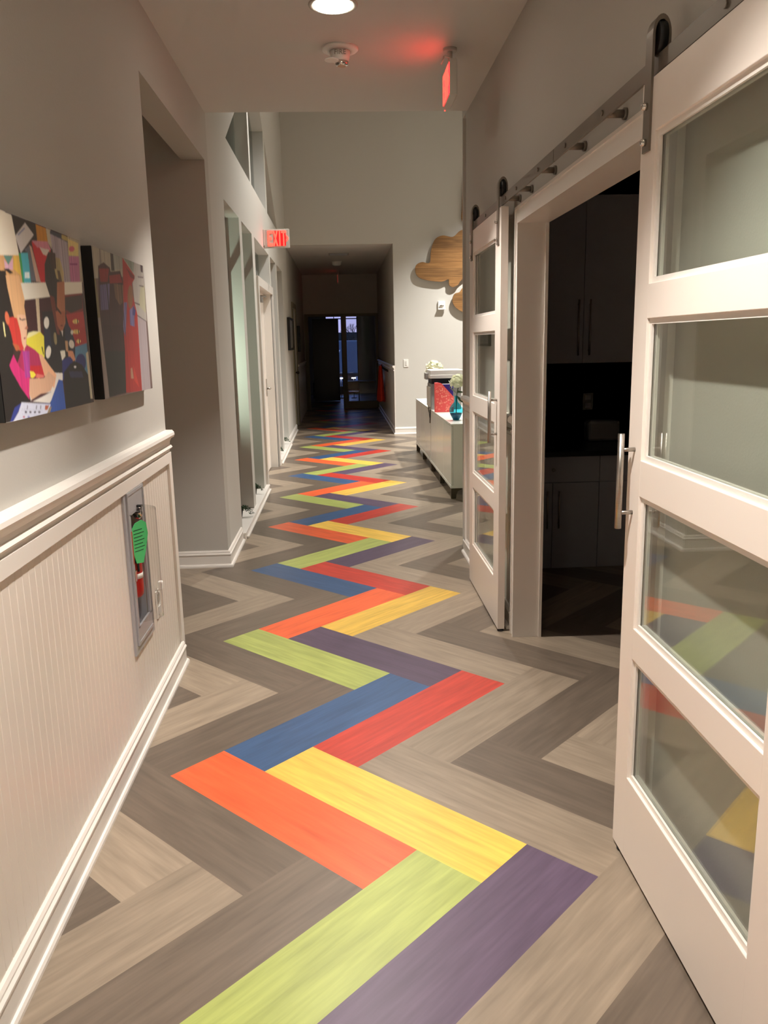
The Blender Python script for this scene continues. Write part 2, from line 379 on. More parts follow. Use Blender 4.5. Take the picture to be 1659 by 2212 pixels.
b.box(XR, XRB, yf, OY1, 0, OZ).box(XR, XRB, OY0, yn, 0, OZ).box(XR, XRB, yn, yf, zt_, OZ)
b.box(XRB - .014, XRB, yf - .010, yf, 0, zt_)
struct('trim_4', b, 'trim')
# kitchenette behind the doorway
b = MB(); b.box(XRB, 3.4, 5.60, 5.74, 0, CH); struct('wall_kitchen_far', b, 'splash')
b = MB(); b.box(3.26, 3.4, -.2, 5.6, 0, CH); b.box(XRB, 3.26, -.34, -.2, 0, CH); struct('wall_kitchen_right', b, 'dark')

# ------------------------------------------------------------------ wainscot, rails and baseboards
def prof_run(mb, prof, y0, y1, x, sgn=1):
    """profile (depth, z) run along y, growing from wall plane x in direction sgn"""
    mb.prism([(x + sgn * d, z) for d, z in prof], 1, y0, y1)
RAIL = [(0, .975), (.012, .975), (.012, 1.000), (.020, 1.004), (.025, 1.011), (.020, 1.019), (.014, 1.022), (.015, 1.036), (.022, 1.050), (.034, 1.056), (.038, 1.066), (.036, 1.078), (.028, 1.087), (0, 1.087)]
BASE = [(0, 0), (.016, 0), (.016, .080), (.020, .084), (.020, .090), (.013, .096), (.013, .102), (.008, .110), (0, .112)]
SHOE = [(.016, 0), (.030, 0), (.030, .010), (.026, .018), (.016, .022)]
def bead_panel(mb, y0, y1, z0, z1, x, sgn=1, pitch=.041):
    y = y0
    while y < y1 - 1e-4:
        e = min(y + pitch, y1); g = .0025
        mb.prism([(x, y), (x + sgn * .005, y), (x + sgn * .005, e - 2 * g), (x + sgn * .0036, e - 1.4 * g), (x + sgn * .0036, e - .6 * g), (x + sgn * .005, e), (x, e)], 2, z0, z1)
        y = e
def bead_region(mb, x, sgn, y0, y1, z0, z1, hole=None):
    if not hole: bead_panel(mb, y0, y1, z0, z1, x, sgn); return
    h0, h1, k0, k1 = hole
    bead_panel(mb, y0, h0, z0, z1, x, sgn); bead_panel(mb, h1, y1, z0, z1, x, sgn); bead_panel(mb, h0, h1, z0, k0, x, sgn); bead_panel(mb, h0, h1, k1, z1, x, sgn)
b = MB(); bead_region(b, XL, 1, -3.2, 3.60, .1, .95, (ey0, ey1, ez0, ez1)); struct('trim_5', b, 'bead')
b = MB(); b.box(XL, XL + .017, -3.2, 3.655, .943, .990, bev=.0015); b.box(XL, XL + .017, 3.600, 3.655, .0, .943, bev=.0015)
prof_run(b, RAIL, -3.2, 3.655, XL)
struct('trim_6', b, 'trim')
b = MB(); b.box(XL, XL + .012, -3.2, 3.600, 0, .1); prof_run(b, BASE, -3.2, 3.61, XL + .012); prof_run(b, SHOE, -3.2, 3.625, XL + .008)
struct('baseboard_left', b, 'trim')
def mrun(mb, prof, axis, a0, a1, plane, sgn, m0=0, m1=0):
    """profile run along an axis; the ends are mitred by m * depth so that runs meet at a corner"""
    A, B = [], []
    for d, z in prof:
        p0, p1 = a0 - m0 * d, a1 + m1 * d
        A.append(mb.bm.verts.new((plane + sgn * d, p0, z) if axis == 1 else (p0, plane + sgn * d, z)))
        B.append(mb.bm.verts.new((plane + sgn * d, p1, z) if axis == 1 else (p1, plane + sgn * d, z)))
    n = len(prof); mb.bm.faces.new(A); mb.bm.faces.new(B[::-1])
    for i in range(n): mb.bm.faces.new((A[i], B[i], B[(i + 1) % n], A[(i + 1) % n]))
def base_y(y0, y1, x, sgn, nm, m0=0, m1=0):
    b = MB()
    for pr in (BASE, SHOE): mrun(b, pr, 1, y0, y1, x, sgn, m0, m1)
    struct(nm, b, 'trim')
def base_x(x0, x1, y, sgn, nm, m0=0, m1=0):
    b = MB()
    for pr in (BASE, SHOE): mrun(b, pr, 0, x0, x1, y, sgn, m0, m1)
    struct(nm, b, 'trim')
base_y(5.30, 6.0, XL, 1, 'baseboard_office', 1, 0)
base_x(-3.06, XL, 5.30, -1, 'baseboard_side_hall', 0, 1)
base_y(11.93, 14.0, XL, 1, 'baseboard_office_far')
base_x(.86, 5.0, 13.0, -1, 'baseboard_far', 1, 0)
# right wall piece behind the far sliding door
b = MB(); bead_region(b, XR, -1, 3.90, 5.44, .1, .95); struct('trim_7', b, 'bead')
b = MB(); b.box(XR - .015, XR, 3.90, 5.47, .943, .99); b.box(XR - .015, XR, 5.41, 5.47, 0, .943); prof_run(b, RAIL, 3.90, 5.47, XR, -1)
struct('trim_8', b, 'trim')
base_y(3.9, 5.47, XR - .002, -1, 'baseboard_right')
base_y(-3.2, 2.0, XR - .002, -1, 'baseboard_right_near')

# ------------------------------------------------------------------ dark far corridor and the room at its end
XF = .86
b = MB(); b.box(XLB, XL, 13.14, 14.05, 0, 2.93); b.box(XLB, XL, 14.05, 14.95, 2.06, 2.93); b.box(XLB, XL, 14.95, 18.5, 0, 2.93); struct('wall_corridor_left', b, 'wall')
struct('wall_corridor_right', MB().box(XF, XF + .14, 13.14, 18.5, 0, 2.93), 'wall')
struct('ceiling_corridor', MB().box(-3.2, 5.2, 13.14, 25.5, 2.93, 3.0), 'ceil')
b = MB(); b.box(-3.2, XL + .02, 18.5, 18.62, 0, 2.93); b.box(XL + .02, XF, 18.5, 18.62, 2.075, 2.93); b.box(XF, 5.2, 18.5, 18.62, 0, 2.93)
struct('wall_corridor_end', b, 'wall')
b = MB(); b.box(XL + .02, XL + .10, 18.47, 18.64, 0, 2.03).box(.05, .155, 18.47, 18.64, 0, 2.03).box(XF - .06, XF, 18.47, 18.64, 0, 2.03).box(XL + .02, XF, 18.47, 18.64, 2.03, 2.09).box(.155, XF - .06, 18.5, 18.6, 0, .16)
struct('trim_11', b, 'taupe')
r = bpy.data.objects.new('window_7', None); COL.objects.link(r); r.location = (.5, 18.55, .1); r['kind'] = 'structure'
MB().box(.155, XF - .06, 18.548, 18.554, .16, 2.03).build('pane', 'acrylic', r)
b = MB(); b.box(-3.2, -3.06, 18.62, 25.5, 0, 2.93); struct('wall_end_room_left', b, 'wall')
b = MB(); b.box(3.3, 3.44, 18.62, 25.5, 0, 2.93); struct('wall_end_room_right', b, 'wall')
# window wall at y = 24
b = MB(); Y = 24.0
b.box(-3.06, -.40, Y, Y + .14, 0, 2.93); b.box(.52, 3.3, Y, Y + .14, 0, 2.93); b.box(-.40, .52, Y, Y + .14, 2.23, 2.93); b.box(-.40, .52, Y, Y + .14, 0, .22)
struct('wall_end_room_far', b, 'wall')
r = bpy.data.objects.new('window_8', None); COL.objects.link(r); r.location = (.06, Y, .22); r['kind'] = 'structure'
f = MB(); f.box(-.40, .52, Y + .02, Y + .08, 2.13, 2.155)
for x in (-.40, -.16, .05, .14, .50): f.box(x, x + .022, Y + .02, Y + .08, .22, 2.23)
f.build('window_frame', 'black', r)
MB().box(-.40, .52, Y + .045, Y + .051, .22, 2.23).build('pane', 'acrylic', r)
# dark door leaf standing open in the end room
d = bpy.data.objects.new('door_2', None); COL.objects.link(d); d.location = (-.35, 21, 0); d['kind'] = 'structure'
MB().box(-.68, -.02, 21.0, 21.045, .01, 2.06).build('door_leaf', 'counter', d)
# outside
struct('ground_outside', MB().box(-20, 20, 25.6, 60, -.2, -.1), 'asphalt')

# ------------------------------------------------------------------ canvas prints: pictures painted vertex by vertex
def project(P):
    D = P - np.array([0, 0, CAMZ]); R = np.array(R_); U = np.array(U_); F = np.array(F_)
    z = D @ F; return np.stack([829.5 + 1752.108 * (D @ R) / z, 1106 - 1752.108 * (D @ U) / z], -1)
def inside(poly, X, Y):
    c = np.zeros(X.shape, bool); n = len(poly)
    for i in range(n):
        x0, y0 = poly[i - 1]; x1, y1 = poly[i]
        if y0 == y1: continue
        c ^= ((y0 > Y) != (y1 > Y)) & (X < (x1 - x0) * (Y - y0) / (y1 - y0) + x0)
    return c
def canvas(name, y0, y1, z0, z1, xf, shapes, base, label, seed, gain=1.12, nu=560, nv=400):
    root = thing(name, (XL, (y0 + y1) / 2, z0), label, 'picture', 'canvas prints on the left wall')
    MB().box(XL + .001, xf, y0, y1, z0, z1, bev=.002).build('stretcher', 'black', root)
    us = np.linspace(y0, y1, nu); vs = np.linspace(z0, z1, nv)
    Yg, Zg = np.meshgrid(us, vs, indexing='ij')
    P = np.stack([np.full(Yg.shape, xf), Yg, Zg], -1).reshape(-1, 3)
    px = project(P); mid = px.mean(0); px = mid + (px - mid) * .985; X, Yp = px[:, 0], px[:, 1]
    rng = np.random.default_rng(seed)
    C = np.tile(np.array(lin(base)), (len(P), 1))
    st = np.interp(np.arange(nu), np.arange(0, nu, 4), rng.normal(0, 1, len(range(0, nu, 4))))
    streak = np.repeat(st, nv)
    for (cx, cy, sc, col, poly, sk) in shapes:
        pp = [(cx + a / sc, cy + q / sc) for a, q in poly]
        m = inside(pp, X, Yp)
        col = np.array(lin(col)); C[m] = col[None, :] * (1 + sk * streak[m][:, None])
    C = C.reshape(nu, nv, 3)
    for _ in range(3):
        for ax in (0, 1): C = (np.roll(C, 1, ax) + 2 * C + np.roll(C, -1, ax)) / 4
    C = np.clip(C.reshape(-1, 3) * gain, 0.004, 1)
    off = np.array(origin(root)); P = P - off; P[:, 0] += .0012
    me = bpy.data.meshes.new('print')
    i = np.arange((nu - 1) * (nv - 1)); a = (i // (nv - 1)) * nv + i % (nv - 1)
    F4 = np.stack([a, a + nv, a + nv + 1, a + 1], 1)
    me.from_pydata(P.tolist(), [], F4.tolist())
    at = me.color_attributes.new('tone', 'FLOAT_COLOR', 'POINT'); at.data.foreach_set('color', np.concatenate([C, np.ones((len(C), 1))], 1).ravel().astype(np.float32))
    me.materials.append(M['print']); o = bpy.data.objects.new('print', me); COL.objects.link(o); o.parent = root
    return root
A = (0, 440, 8.295); B = (0, 680, 8.295); Cc = (165, 510, 5.976)
def E(cx, cy, rx, ry, n=18, rot=0):
    return [(cx + rx * math.cos(t) * math.cos(rot) - ry * math.sin(t) * math.sin(rot), cy + rx * math.cos(t) * math.sin(rot) + ry * math.sin(t) * math.cos(rot)) for t in [2 * PI * i / n for i in range(n)]]
sh = [
    (*A, (170, 160, 138), [(1190, 560), (1420, 660), (1460, 1420), (1230, 1420)], .1),
    (*A, (40, 36, 32), [(-900, -200), (640, 395), (680, 690), (300, 700), (-900, 700)], 0),
    (*A, (238, 230, 212), [(-900, -300), (205, 230), (340, 940), (-900, 940)], 0),
    (*A, (206, 202, 200), [(445, 365), (600, 580), (370, 905), (270, 600)], .02),
    (*A, (120, 130, 165), [(430, 450), (445, 470), (330, 590), (310, 575)], 0),
    (*A, (196, 134, 40), [(630, 395), (810, 460), (850, 720), (660, 690)], .08),
    (*A, (190, 182, 160), [(810, 450), (900, 490), (920, 840), (850, 720)], .03),
    (*A, (60, 66, 78), [(885, 500), (1190, 610), (1195, 720), (885, 570)], 0),
    (*A, (160, 150, 160), [(885, 560), (1190, 710), (1250, 1420), (1130, 1420), (940, 900)], .22),
    (*A, (168, 150, 90), [(1090, 570), (1200, 620), (1200, 700), (1090, 650)], 0),
    (*A, (210, 190, 120), [(1205, 650), (1385, 730), (1390, 960), (1215, 940)], .05),
    (*A, (196, 92, 110), E(1270, 830, 50, 50), 0),
    (*A, (182, 110, 150), [(1215, 960), (1395, 960), (1420, 1420), (1250, 1420)], .1),
    (*A, (130, 30, 100), [(1235, 1085), (1370, 1085), (1370, 1115), (1235, 1110)], 0),
    (*A, (208, 160, 108), [(-900, 930), (350, 940), (420, 1430), (-900, 1430)], .05),
    (*A, (92, 140, 130), [(60, 940), (230, 950), (150, 1110)], 0),
    (*A, (212, 168, 190), [(70, 1010), (150, 1110), (230, 990), (230, 1200), (90, 1180)], .04),
    (*A, (222, 182, 78), [(240, 940), (330, 945), (370, 1300), (240, 1180)], .05),
    (*A, (52, 150, 80), [(330, 900), (380, 910), (440, 1430), (400, 1420)], 0),
    (*A, (72, 176, 192), [(370, 900), (495, 895), (555, 1430), (430, 1430)], .02),
    (*A, (225, 240, 240), [(440, 1240), (520, 1240), (530, 1345), (440, 1345)], .15),
    (*A, (96, 100, 112), [(430, 850), (520, 760), (720, 1420), (555, 1390), (495, 890)], .25),
    (*A, (196, 164, 146), [(520, 760), (560, 790), (725, 1420), (640, 1400)], .05),
    (*A, (196, 34, 48), [(560, 700), (900, 830), (820, 1420), (725, 1420), (600, 900)], .02),
    (*A, (202, 130, 150), [(560, 680), (840, 700), (905, 850), (660, 800)], .05),
    (*A, (212, 204, 196), [(700, 800), (880, 850), (820, 950), (760, 920)], 0),
    (*A, (232, 228, 214), [(330, 1430), (1450, 1410), (1460, 1610), (1150, 1640), (400, 1735)], 0),
    (*A, (62, 28, 34), [(400, 1735), (900, 1680), (900, 3200), (400, 3200)], .04),
    (*A, (128, 40, 40), [(1140, 1640), (1450, 1610), (1560, 3000), (1240, 2600)], .04),
    (*A, (60, 46, 42), [(1150, 1680), (1450, 1640), (1460, 1880), (1260, 1960), (1160, 1900)], .03),
    (*B, (176, 48, 48), [(1150, 0), (1475, -60), (1540, 500), (1330, 560), (1200, 200)], .03),
    (*B, (226, 196, 120), E(1340, 120, 55, 40), .5), (*B, (226, 196, 120), E(1350, 300, 60, 40), .5), (*B, (220, 190, 120), E(1390, 470, 40, 35), .5),
    (*B, (84, 140, 180), [(1330, 570), (1535, 500), (1600, 1250), (1330, 900)], .02),
    (*B, (206, 200, 176), [(1520, 680), (1560, 650), (1640, 1480), (1600, 1480)], 0),
    (*A, (206, 190, 160), [(630, 1710), (690, 1705), (735, 2500), (690, 2500)], .05),
    (*B, (30, 30, 36), [(740, -60), (1150, -60), (1230, 230), (1330, 480), (1330, 700), (1150, 1050), (950, 1030), (780, 780), (780, 300)], .03),
    (*B, (36, 44, 62), [(780, 230), (880, 250), (920, 560), (800, 620)], .03),
    (*B, (36, 46, 70), [(1150, 90), (1250, 240), (1330, 480), (1310, 720), (1150, 400)], .03),
    (*A, (48, 44, 42), [(850, 900), (950, 900), (990, 1300), (1100, 1400), (1130, 1600), (1080, 1900), (880, 1650), (800, 1400), (790, 1100)], .12),
    (*A, (172, 156, 110), [(930, 960), (1060, 1000), (1130, 1250), (1130, 1420), (1000, 1350), (960, 1150)], .3),
    (*A, (176, 116, 84), [(1010, 1420), (1140, 1400), (1160, 2140), (1100, 2300), (1010, 2150)], .06),
    (*A, (110, 52, 44), [(880, 1640), (960, 1680), (1060, 2350), (1010, 2330), (920, 1880)], .05),
    (*B, (168, 98, 70), [(985, -60), (1160, -60), (1130, 200), (1080, 300), (1020, 200)], .04),
    (*B, (226, 224, 216), E(825, 140, 46, 105), .02), (*B, (232, 226, 214), E(858, 660, 46, 110, rot=.12), .02),
    (*B, (232, 230, 216), [(1065, 640), (1150, 630), (1160, 730), (1100, 810)], .02), (*B, (224, 222, 214), E(1268, 520, 46, 75, rot=-.2), .02), (*B, (224, 222, 214), E(1275, 310, 24, 40), .02),
    (*B, (150, 136, 98), E(980, 420, 30, 110, rot=-.1), .35), (*B, (224, 220, 214), [(1085, 280), (1115, 280), (1110, 390)], 0),
    (*B, (196, 158, 120), [(1150, 460), (1200, 460), (1210, 660), (1170, 640)], .02),
    (*B, (214, 150, 116), [(1200, 640), (1290, 640), (1340, 800), (1290, 820), (1210, 730)], .03),
    (*B, (34, 44, 116), [(1100, 800), (1240, 735), (1290, 800), (1250, 1100), (1110, 1150)], .03), (*B, (34, 44, 116), E(1430, 850, 92, 165), .03),
    (*B, (22, 22, 26), [(1130, 1020), (1250, 860), (1340, 825), (1450, 880), (1560, 1060), (1610, 1550), (1160, 1660)], .02),
    (*B, (46, 50, 86), [(1220, 1000), (1450, 1000), (1480, 1110), (1250, 1110)], .02),
    (*B, (240, 240, 244), E(1330, 920, 22, 20), 0),
    (*B, (226, 222, 216), [(900, 1020), (1110, 1030), (1110, 1150), (880, 1560), (550, 1530), (520, 1400)], .01),
    (*B, (46, 82, 160), [(1040, 1140), (1110, 1160), (1170, 1680), (900, 1750), (880, 1590)], .04),
    (*B, (232, 222, 70), [(470, 420), (500, 320), (600, 290), (720, 310), (780, 380), (790, 760), (700, 760), (560, 620), (470, 520)], .02),
    (*B, (236, 232, 170), [(470, 420), (500, 320), (600, 290), (700, 300), (640, 340), (520, 400)], 0),
    (*B, (60, 60, 20), [(735, 570), (755, 570), (780, 700), (765, 700)], 0),
    (*B, (176, 40, 92), [(400, 560), (480, 530), (620, 620), (760, 760), (820, 1080), (540, 1120), (520, 1500), (430, 1380), (300, 900)], .1),
    (*B, (196, 36, 50), [(530, 900), (780, 900), (800, 1080), (640, 1080), (540, 1010)], .08),
    (*B, (222, 60, 140), E(60, 520, 60, 55), .02), (*B, (206, 40, 120), [(10, 520), (110, 480), (240, 700), (330, 900), (520, 1100), (525, 1520), (400, 1380), (220, 1060), (80, 700)], .06),
    (*B, (30, 26, 26), [(-900, 560), (60, 600), (200, 980), (380, 1300), (540, 1520), (400, 1560), (160, 1960), (-900, 2300)], .03),
    (*A, (34, 30, 28), [(-900, 1210), (100, 1210), (150, 1500), (230, 2200), (240, 2700), (120, 3000), (-900, 3200)], .06),
    (*A, (34, 26, 24), [(60, 1180), (150, 1175), (235, 1250), (180, 1270)], 0),
    (*A, (222, 176, 128), [(100, 1290), (340, 1300), (440, 1740), (430, 1840), (480, 2157), (480, 2400), (430, 2640), (360, 2500), (230, 1950), (130, 1500)], .03),
    (*B, (206, 58, 52), [(110, 60), (230, 40), (300, 60), (390, 400), (430, 600), (360, 640), (250, 560), (190, 300)], .04),
    (*B, (190, 100, 60), [(220, 500), (330, 540), (360, 620), (290, 640)], .03),
    (*B, (232, 190, 160), [(300, 0), (450, 0), (475, 220), (460, 420), (470, 540), (430, 610), (390, 500), (350, 200)], .02),
    (*B, (214, 110, 76), E(130, 60, 38, 120, rot=-.15), .04), (*B, (232, 226, 160), [(50, 130), (75, 140), (105, 380), (85, 390)], 0),
    (*B, (170, 60, 150), [(400, 640), (520, 640), (540, 1100), (450, 1120)], .12),
    (*B, (232, 180, 142), [(690, 700), (740, 700), (880, 900), (1000, 1060), (960, 1300), (820, 1100), (790, 1080), (720, 820)], .03),
    (*B, (214, 172, 142), [(525, 1130), (780, 1120), (860, 1000), (990, 1120), (900, 1340), (560, 1500), (520, 1400)], .03),
    (*B, (236, 224, 70), [(530, 1000), (590, 1000), (640, 1060), (590, 1120), (545, 1110)], 0), (*B, (222, 120, 110), [(650, 1040), (780, 1070), (780, 1110), (640, 1120)], .02),
    (*B, (70, 26, 40), [(550, 1510), (720, 1400), (910, 1360), (760, 1440), (560, 1540)], 0),
    (*B, (46, 60, 140), [(160, 1960), (260, 1640), (380, 1560), (900, 1560), (900, 1590), (380, 1590), (240, 1900)], .02),
    (*B, (206, 212, 232), [(385, 1545), (900, 1580), (830, 1790), (300, 1900), (230, 1895), (330, 1720)], .01),
    (*B, (170, 90, 64), [(800, 1600), (870, 1600), (840, 1680), (795, 1680)], .1), (*B, (150, 136, 110), [(870, 1640), (920, 1620), (880, 1740), (830, 1760)], .15),
]
sh += [(*A, (70, 36, 28), [(350, 2040), (380, 2075), (440, 2060), (470, 2070), (400, 2095), (345, 2075)], 0), (*B, (150, 40, 50), [(420, 410), (455, 395), (450, 425), (425, 435)], 0),
       (*B, (190, 120, 96), [(430, 250), (478, 190), (500, 240), (470, 262)], 0), (*A, (60, 34, 30), [(1010, 1850), (1090, 1960), (1080, 1990), (1000, 1900)], 0),
       (*B, (110, 50, 42), [(1070, 185), (1110, 175), (1110, 200), (1070, 205)], 0), (*A, (60, 44, 38), [(850, 880), (980, 900), (1000, 1180), (930, 1200)], .3),
       (*A, (96, 78, 54), [(1010, 1200), (1060, 1220), (1100, 1400), (1040, 1390)], .2)]
for x in (460, 540, 620, 698): sh.append((*B, (40, 30, 60), E(x, 1718, 20, 20, 10), 0))
sh += [(*B, (170, 40, 90), E(425, 1803, 20, 18, 10), 0), (*B, (130, 140, 200), E(508, 1803, 22, 20, 10), 0)]
for x in (490, 650, 725): sh.append((*B, (120, 120, 140), [(x - 8, 1600), (x + 8, 1600), (x, 1670), (x - 14, 1670)], .2))
for q in (1660, 1690, 1750): sh.append((*B, (150, 158, 182), [(380, q), (760, q + 25), (760, q + 29), (380, q + 4)], 0))
canvas('canvas_print', 1.86, 2.525, 1.288, 1.757, -.752, sh, (60, 40, 40), 'bright canvas photo print of two children at a desk, nearest on the left wall', 1)
s3 = [
    (*Cc, (188, 180, 160), [(150, 100), (860, 350), (870, 520), (150, 560)], .12),
    (*Cc, (150, 142, 130), [(290, 170), (310, 175), (330, 400), (300, 380)], .05),
    (*Cc, (62, 58, 52), [(435, 225), (470, 240), (490, 460), (450, 460)], .1),
    (*Cc, (168, 170, 160), [(470, 240), (590, 290), (590, 430), (490, 450)], .1),
    (*Cc, (146, 160, 146), [(600, 290), (740, 330), (750, 520), (700, 440)], .14),
    (*Cc, (190, 184, 176), [(740, 330), (850, 360), (900, 1100), (760, 1010), (720, 620)], .05),
    (*Cc, (196, 192, 160), [(820, 660), (870, 640), (890, 1000), (800, 900)], .03),
    (*Cc, (70, 50, 62), [(815, 360), (845, 365), (850, 480), (825, 475)], 0),
    (*Cc, (130, 112, 112), [(780, 525), (855, 535), (855, 555), (790, 545)], 0), (*Cc, (110, 96, 94), [(800, 640), (860, 650), (860, 668), (805, 655)], 0),
    (*Cc, (96, 84, 80), [(730, 850), (810, 880), (812, 900), (735, 868)], 0), (*Cc, (92, 84, 84), [(770, 1010), (890, 1095), (890, 1112), (770, 1028)], 0),
    (*Cc, (186, 172, 176), [(760, 1020), (890, 1105), (950, 1960), (840, 1990)], .06),
    (*Cc, (150, 140, 92), [(190, 540), (250, 560), (310, 1050), (240, 1060)], .18), (*Cc, (92, 110, 50), [(200, 660), (225, 690), (250, 1000), (225, 1000)], .1),
    (*Cc, (172, 160, 154), [(240, 1060), (340, 1050), (430, 2070), (300, 2110)], .04),
    (*Cc, (70, 32, 34), [(280, 395), (350, 350), (430, 420), (440, 470), (560, 460), (600, 600), (600, 900), (640, 2010), (430, 2060), (360, 1500), (290, 900)], .22),
    (*Cc, (150, 34, 34), [(290, 430), (420, 430), (400, 600), (310, 600)], .1), (*Cc, (160, 36, 34), [(420, 520), (560, 500), (590, 610), (430, 620)], .1),
    (*Cc, (104, 92, 142), [(300, 640), (430, 620), (420, 950), (320, 960)], .5),
    (*Cc, (120, 88, 66), [(480, 620), (600, 640), (640, 800), (560, 900), (500, 800)], .35),
    (*Cc, (184, 38, 36), [(590, 290), (650, 380), (745, 520), (745, 560), (710, 620), (725, 780), (780, 1010), (840, 1985), (640, 2010), (610, 1300), (600, 640)], .1),
    (*Cc, (120, 24, 26), [(640, 420), (745, 530), (740, 570), (690, 540)], .05),
    (*Cc, (150, 104, 68), E(690, 790, 34, 150), .1), (*Cc, (120, 112, 166), [(610, 860), (650, 860), (630, 1300), (600, 1200)], .3),
    (*Cc, (130, 124, 176), [(680, 960), (740, 900), (745, 1170), (690, 1150)], .4), (*Cc, (60, 60, 130), [(725, 900), (760, 960), (750, 1030), (720, 1020)], 0),
    (*Cc, (30, 30, 26), [(360, 1400), (620, 1400), (640, 2010), (425, 2065)], .08), (*Cc, (60, 26, 28), [(360, 1150), (600, 1150), (625, 1480), (370, 1480)], .15),
    (*Cc, (196, 150, 120), [(695, 1700), (715, 1690), (735, 1830), (700, 1830)], .05), (*Cc, (214, 60, 46), [(730, 1650), (770, 1800), (810, 1950), (740, 1850)], .04),
]
canvas('canvas_print', 2.645, 3.315, 1.288, 1.757, -.752, s3, (120, 96, 90), 'dim canvas photo print of a red-robed crowd, beside the opening to the side hall', 2, .78)

# ------------------------------------------------------------------ fire extinguisher cabinet
ec = thing('extinguisher_cabinet', (XL, 2.975, .35), 'silver recessed fire extinguisher cabinet with clear bubble cover in the white wainscot', 'cabinet')
b = MB(); fx0, fx1 = XL + .004, XL + .013
Y0, Y1, Z0, Z1 = 2.83, 3.12, .345, .972
def ring(b, xa, xb, y0, y1, z0, z1, t):
    b.box(xa, xb, y0, y0 + t, z0, z1).box(xa, xb, y1 - t, y1, z0, z1).box(xa, xb, y0 + t, y1 - t, z0, z0 + t).box(xa, xb, y0 + t, y1 - t, z1 - t, z1)
ring(b, fx0, fx1, Y0, Y1, Z0, Z1, .028)
b.build('frame', 'cansteel', ec)
b = MB(); ring(b, fx1 - .004, fx1 + .006, Y0 + .03, Y1 - .03, Z0 + .03, Z1 - .03, .012); b.box(fx1 - .004, fx1 + .004, Y0 + .042, Y1 - .042, Z1 - .115, Z1 - .042); b.box(fx1 - .004, fx1 + .004, Y0 + .042, Y1 - .042, Z0 + .042, Z0 + .095)
b.box(fx1 - .004, fx1 + .004, Y0 + .042, Y0 + .062, Z0 + .09, Z1 - .11).box(fx1 - .004, fx1 + .004, Y1 - .062, Y1 - .042, Z0 + .09, Z1 - .11)
dr = b.build('door', 'cansteel', ec)
MB().box(fx1 + .004, fx1 + .005, Y0 + .047, Y0 + .060, .68, .80).build('warning_strip', 'red', dr)
MB().box(fx1 + .004, fx1 + .010, Y0 + .045, Y0 + .060, .615, .655, bev=.002).build('latch', 'chrome', dr)
MB().cyl((fx1 + .003, Y1 - .034, Z0 + .04), (fx1 + .003, Y1 - .034, Z1 - .04), .004, seg=8).build('hinge', 'soil', dr)
b = MB(); b.box(XLB + .012, XLB + .016, ey0 + .002, ey1 - .002, ez0 + .002, ez1 - .002); b.box(XLB + .016, XL, ey0 + .001, ey0 + .004, ez0 + .002, ez1 - .002).box(XLB + .016, XL, ey1 - .004, ey1 - .001, ez0 + .002, ez1 - .002).box(XLB + .016, XL, ey0, ey1, ez0 + .001, ez0 + .004).box(XLB + .016, XL, ey0, ey1, ez1 - .004, ez1 - .001)
b.build('tub', 'cansteel', ec)
# bubble cover
bm = bmesh.new(); by0, by1, bz0, bz1 = 2.895, 3.055, .452, .868
n, mz = 16, 3
rows = []
for zz, f in ((bz0, 1), (bz0 + .02, 1.0), (bz1 - .02, 1.0), (bz1, 1)):
    rows.append([bm.verts.new((fx1 + .004 + .070 * math.sin(PI * i / n) ** .8 * f, by0 + (by1 - by0) * i / n, zz)) for i in range(n + 1)])
for a, c in zip(rows, rows[1:]):
    for i in range(n): bm.faces.new((a[i], a[i + 1], c[i + 1], c[i])).smooth = True
bm.faces.new(rows[0]); bm.faces.new(rows[-1])
t = MB(); t.add(bm); t.build('bubble_cover', 'acrylic', ec)
fe = thing('fire_extinguisher', (-.83, 2.975, .44), 'red fire extinguisher with green tag behind the clear bubble of the silver cabinet', 'fire extinguisher')
ex, ey, dz = -.806, 2.990, .07
MB().lathe((ex, ey, .455 + dz), [(.028, 0), (.036, .01), (.038, .03), (.038, .205), (.031, .23), (.014, .25), (.014, .285)]).build('cylinder', 'red', fe)
MB().lathe((ex, ey, .592 + dz), [(.0386, 0), (.0386, .02)]).build('strap', 'black', fe)
MB().lathe((ex, ey, .530 + dz), [(.0386, 0), (.0386, .020)]).build('label_band', 'white', fe)
MB().cyl((ex, ey, .735 + dz), (ex, ey, .785 + dz), .014).box(ex - .012, ex + .05, ey - .01, ey + .01, .78 + dz, .79 + dz).box(ex - .012, ex + .055, ey - .009, ey + .009, .80 + dz, .808 + dz).build('valve', 'blackg', fe)
MB().sphere((ex + .035, ey + .012, .775 + dz), .019, sc=(1, .5, 1.25)).build('gauge', 'chrome', fe)
MB().tube([(ex + .01, ey - .02, .76 + dz), (ex + .030, ey - .030, .70 + dz), (ex + .032, ey - .026, .56 + dz)], .004).build('hose', 'black', fe)
tg = MB().prism([(a_, q_ + dz) for a_, q_ in ((ey - .028, .60), (ey + .004, .595), (ey + .020, .64), (ey + .036, .70), (ey + .030, .742), (ey + .010, .756), (ey - .022, .75), (ey - .046, .725), (ey - .046, .66))], 0, ex + .050, ex + .0515)
for v in tg.bm.verts: v.co.x += (v.co.y - ey) * .50; v.co.y -= .034
tg = tg.build('tag', 'green', fe)
b = MB()
for i in range(7): b.box(ex + .0515, ex + .0519, ey - .034, ey + .008 + .008 * (i % 2), .722 + dz - i * .013, .7245 + dz - i * .013)
for v in b.bm.verts: v.co.x += (v.co.y - ey) * .50; v.co.y -= .034
b.build('writing', 'ink', tg)
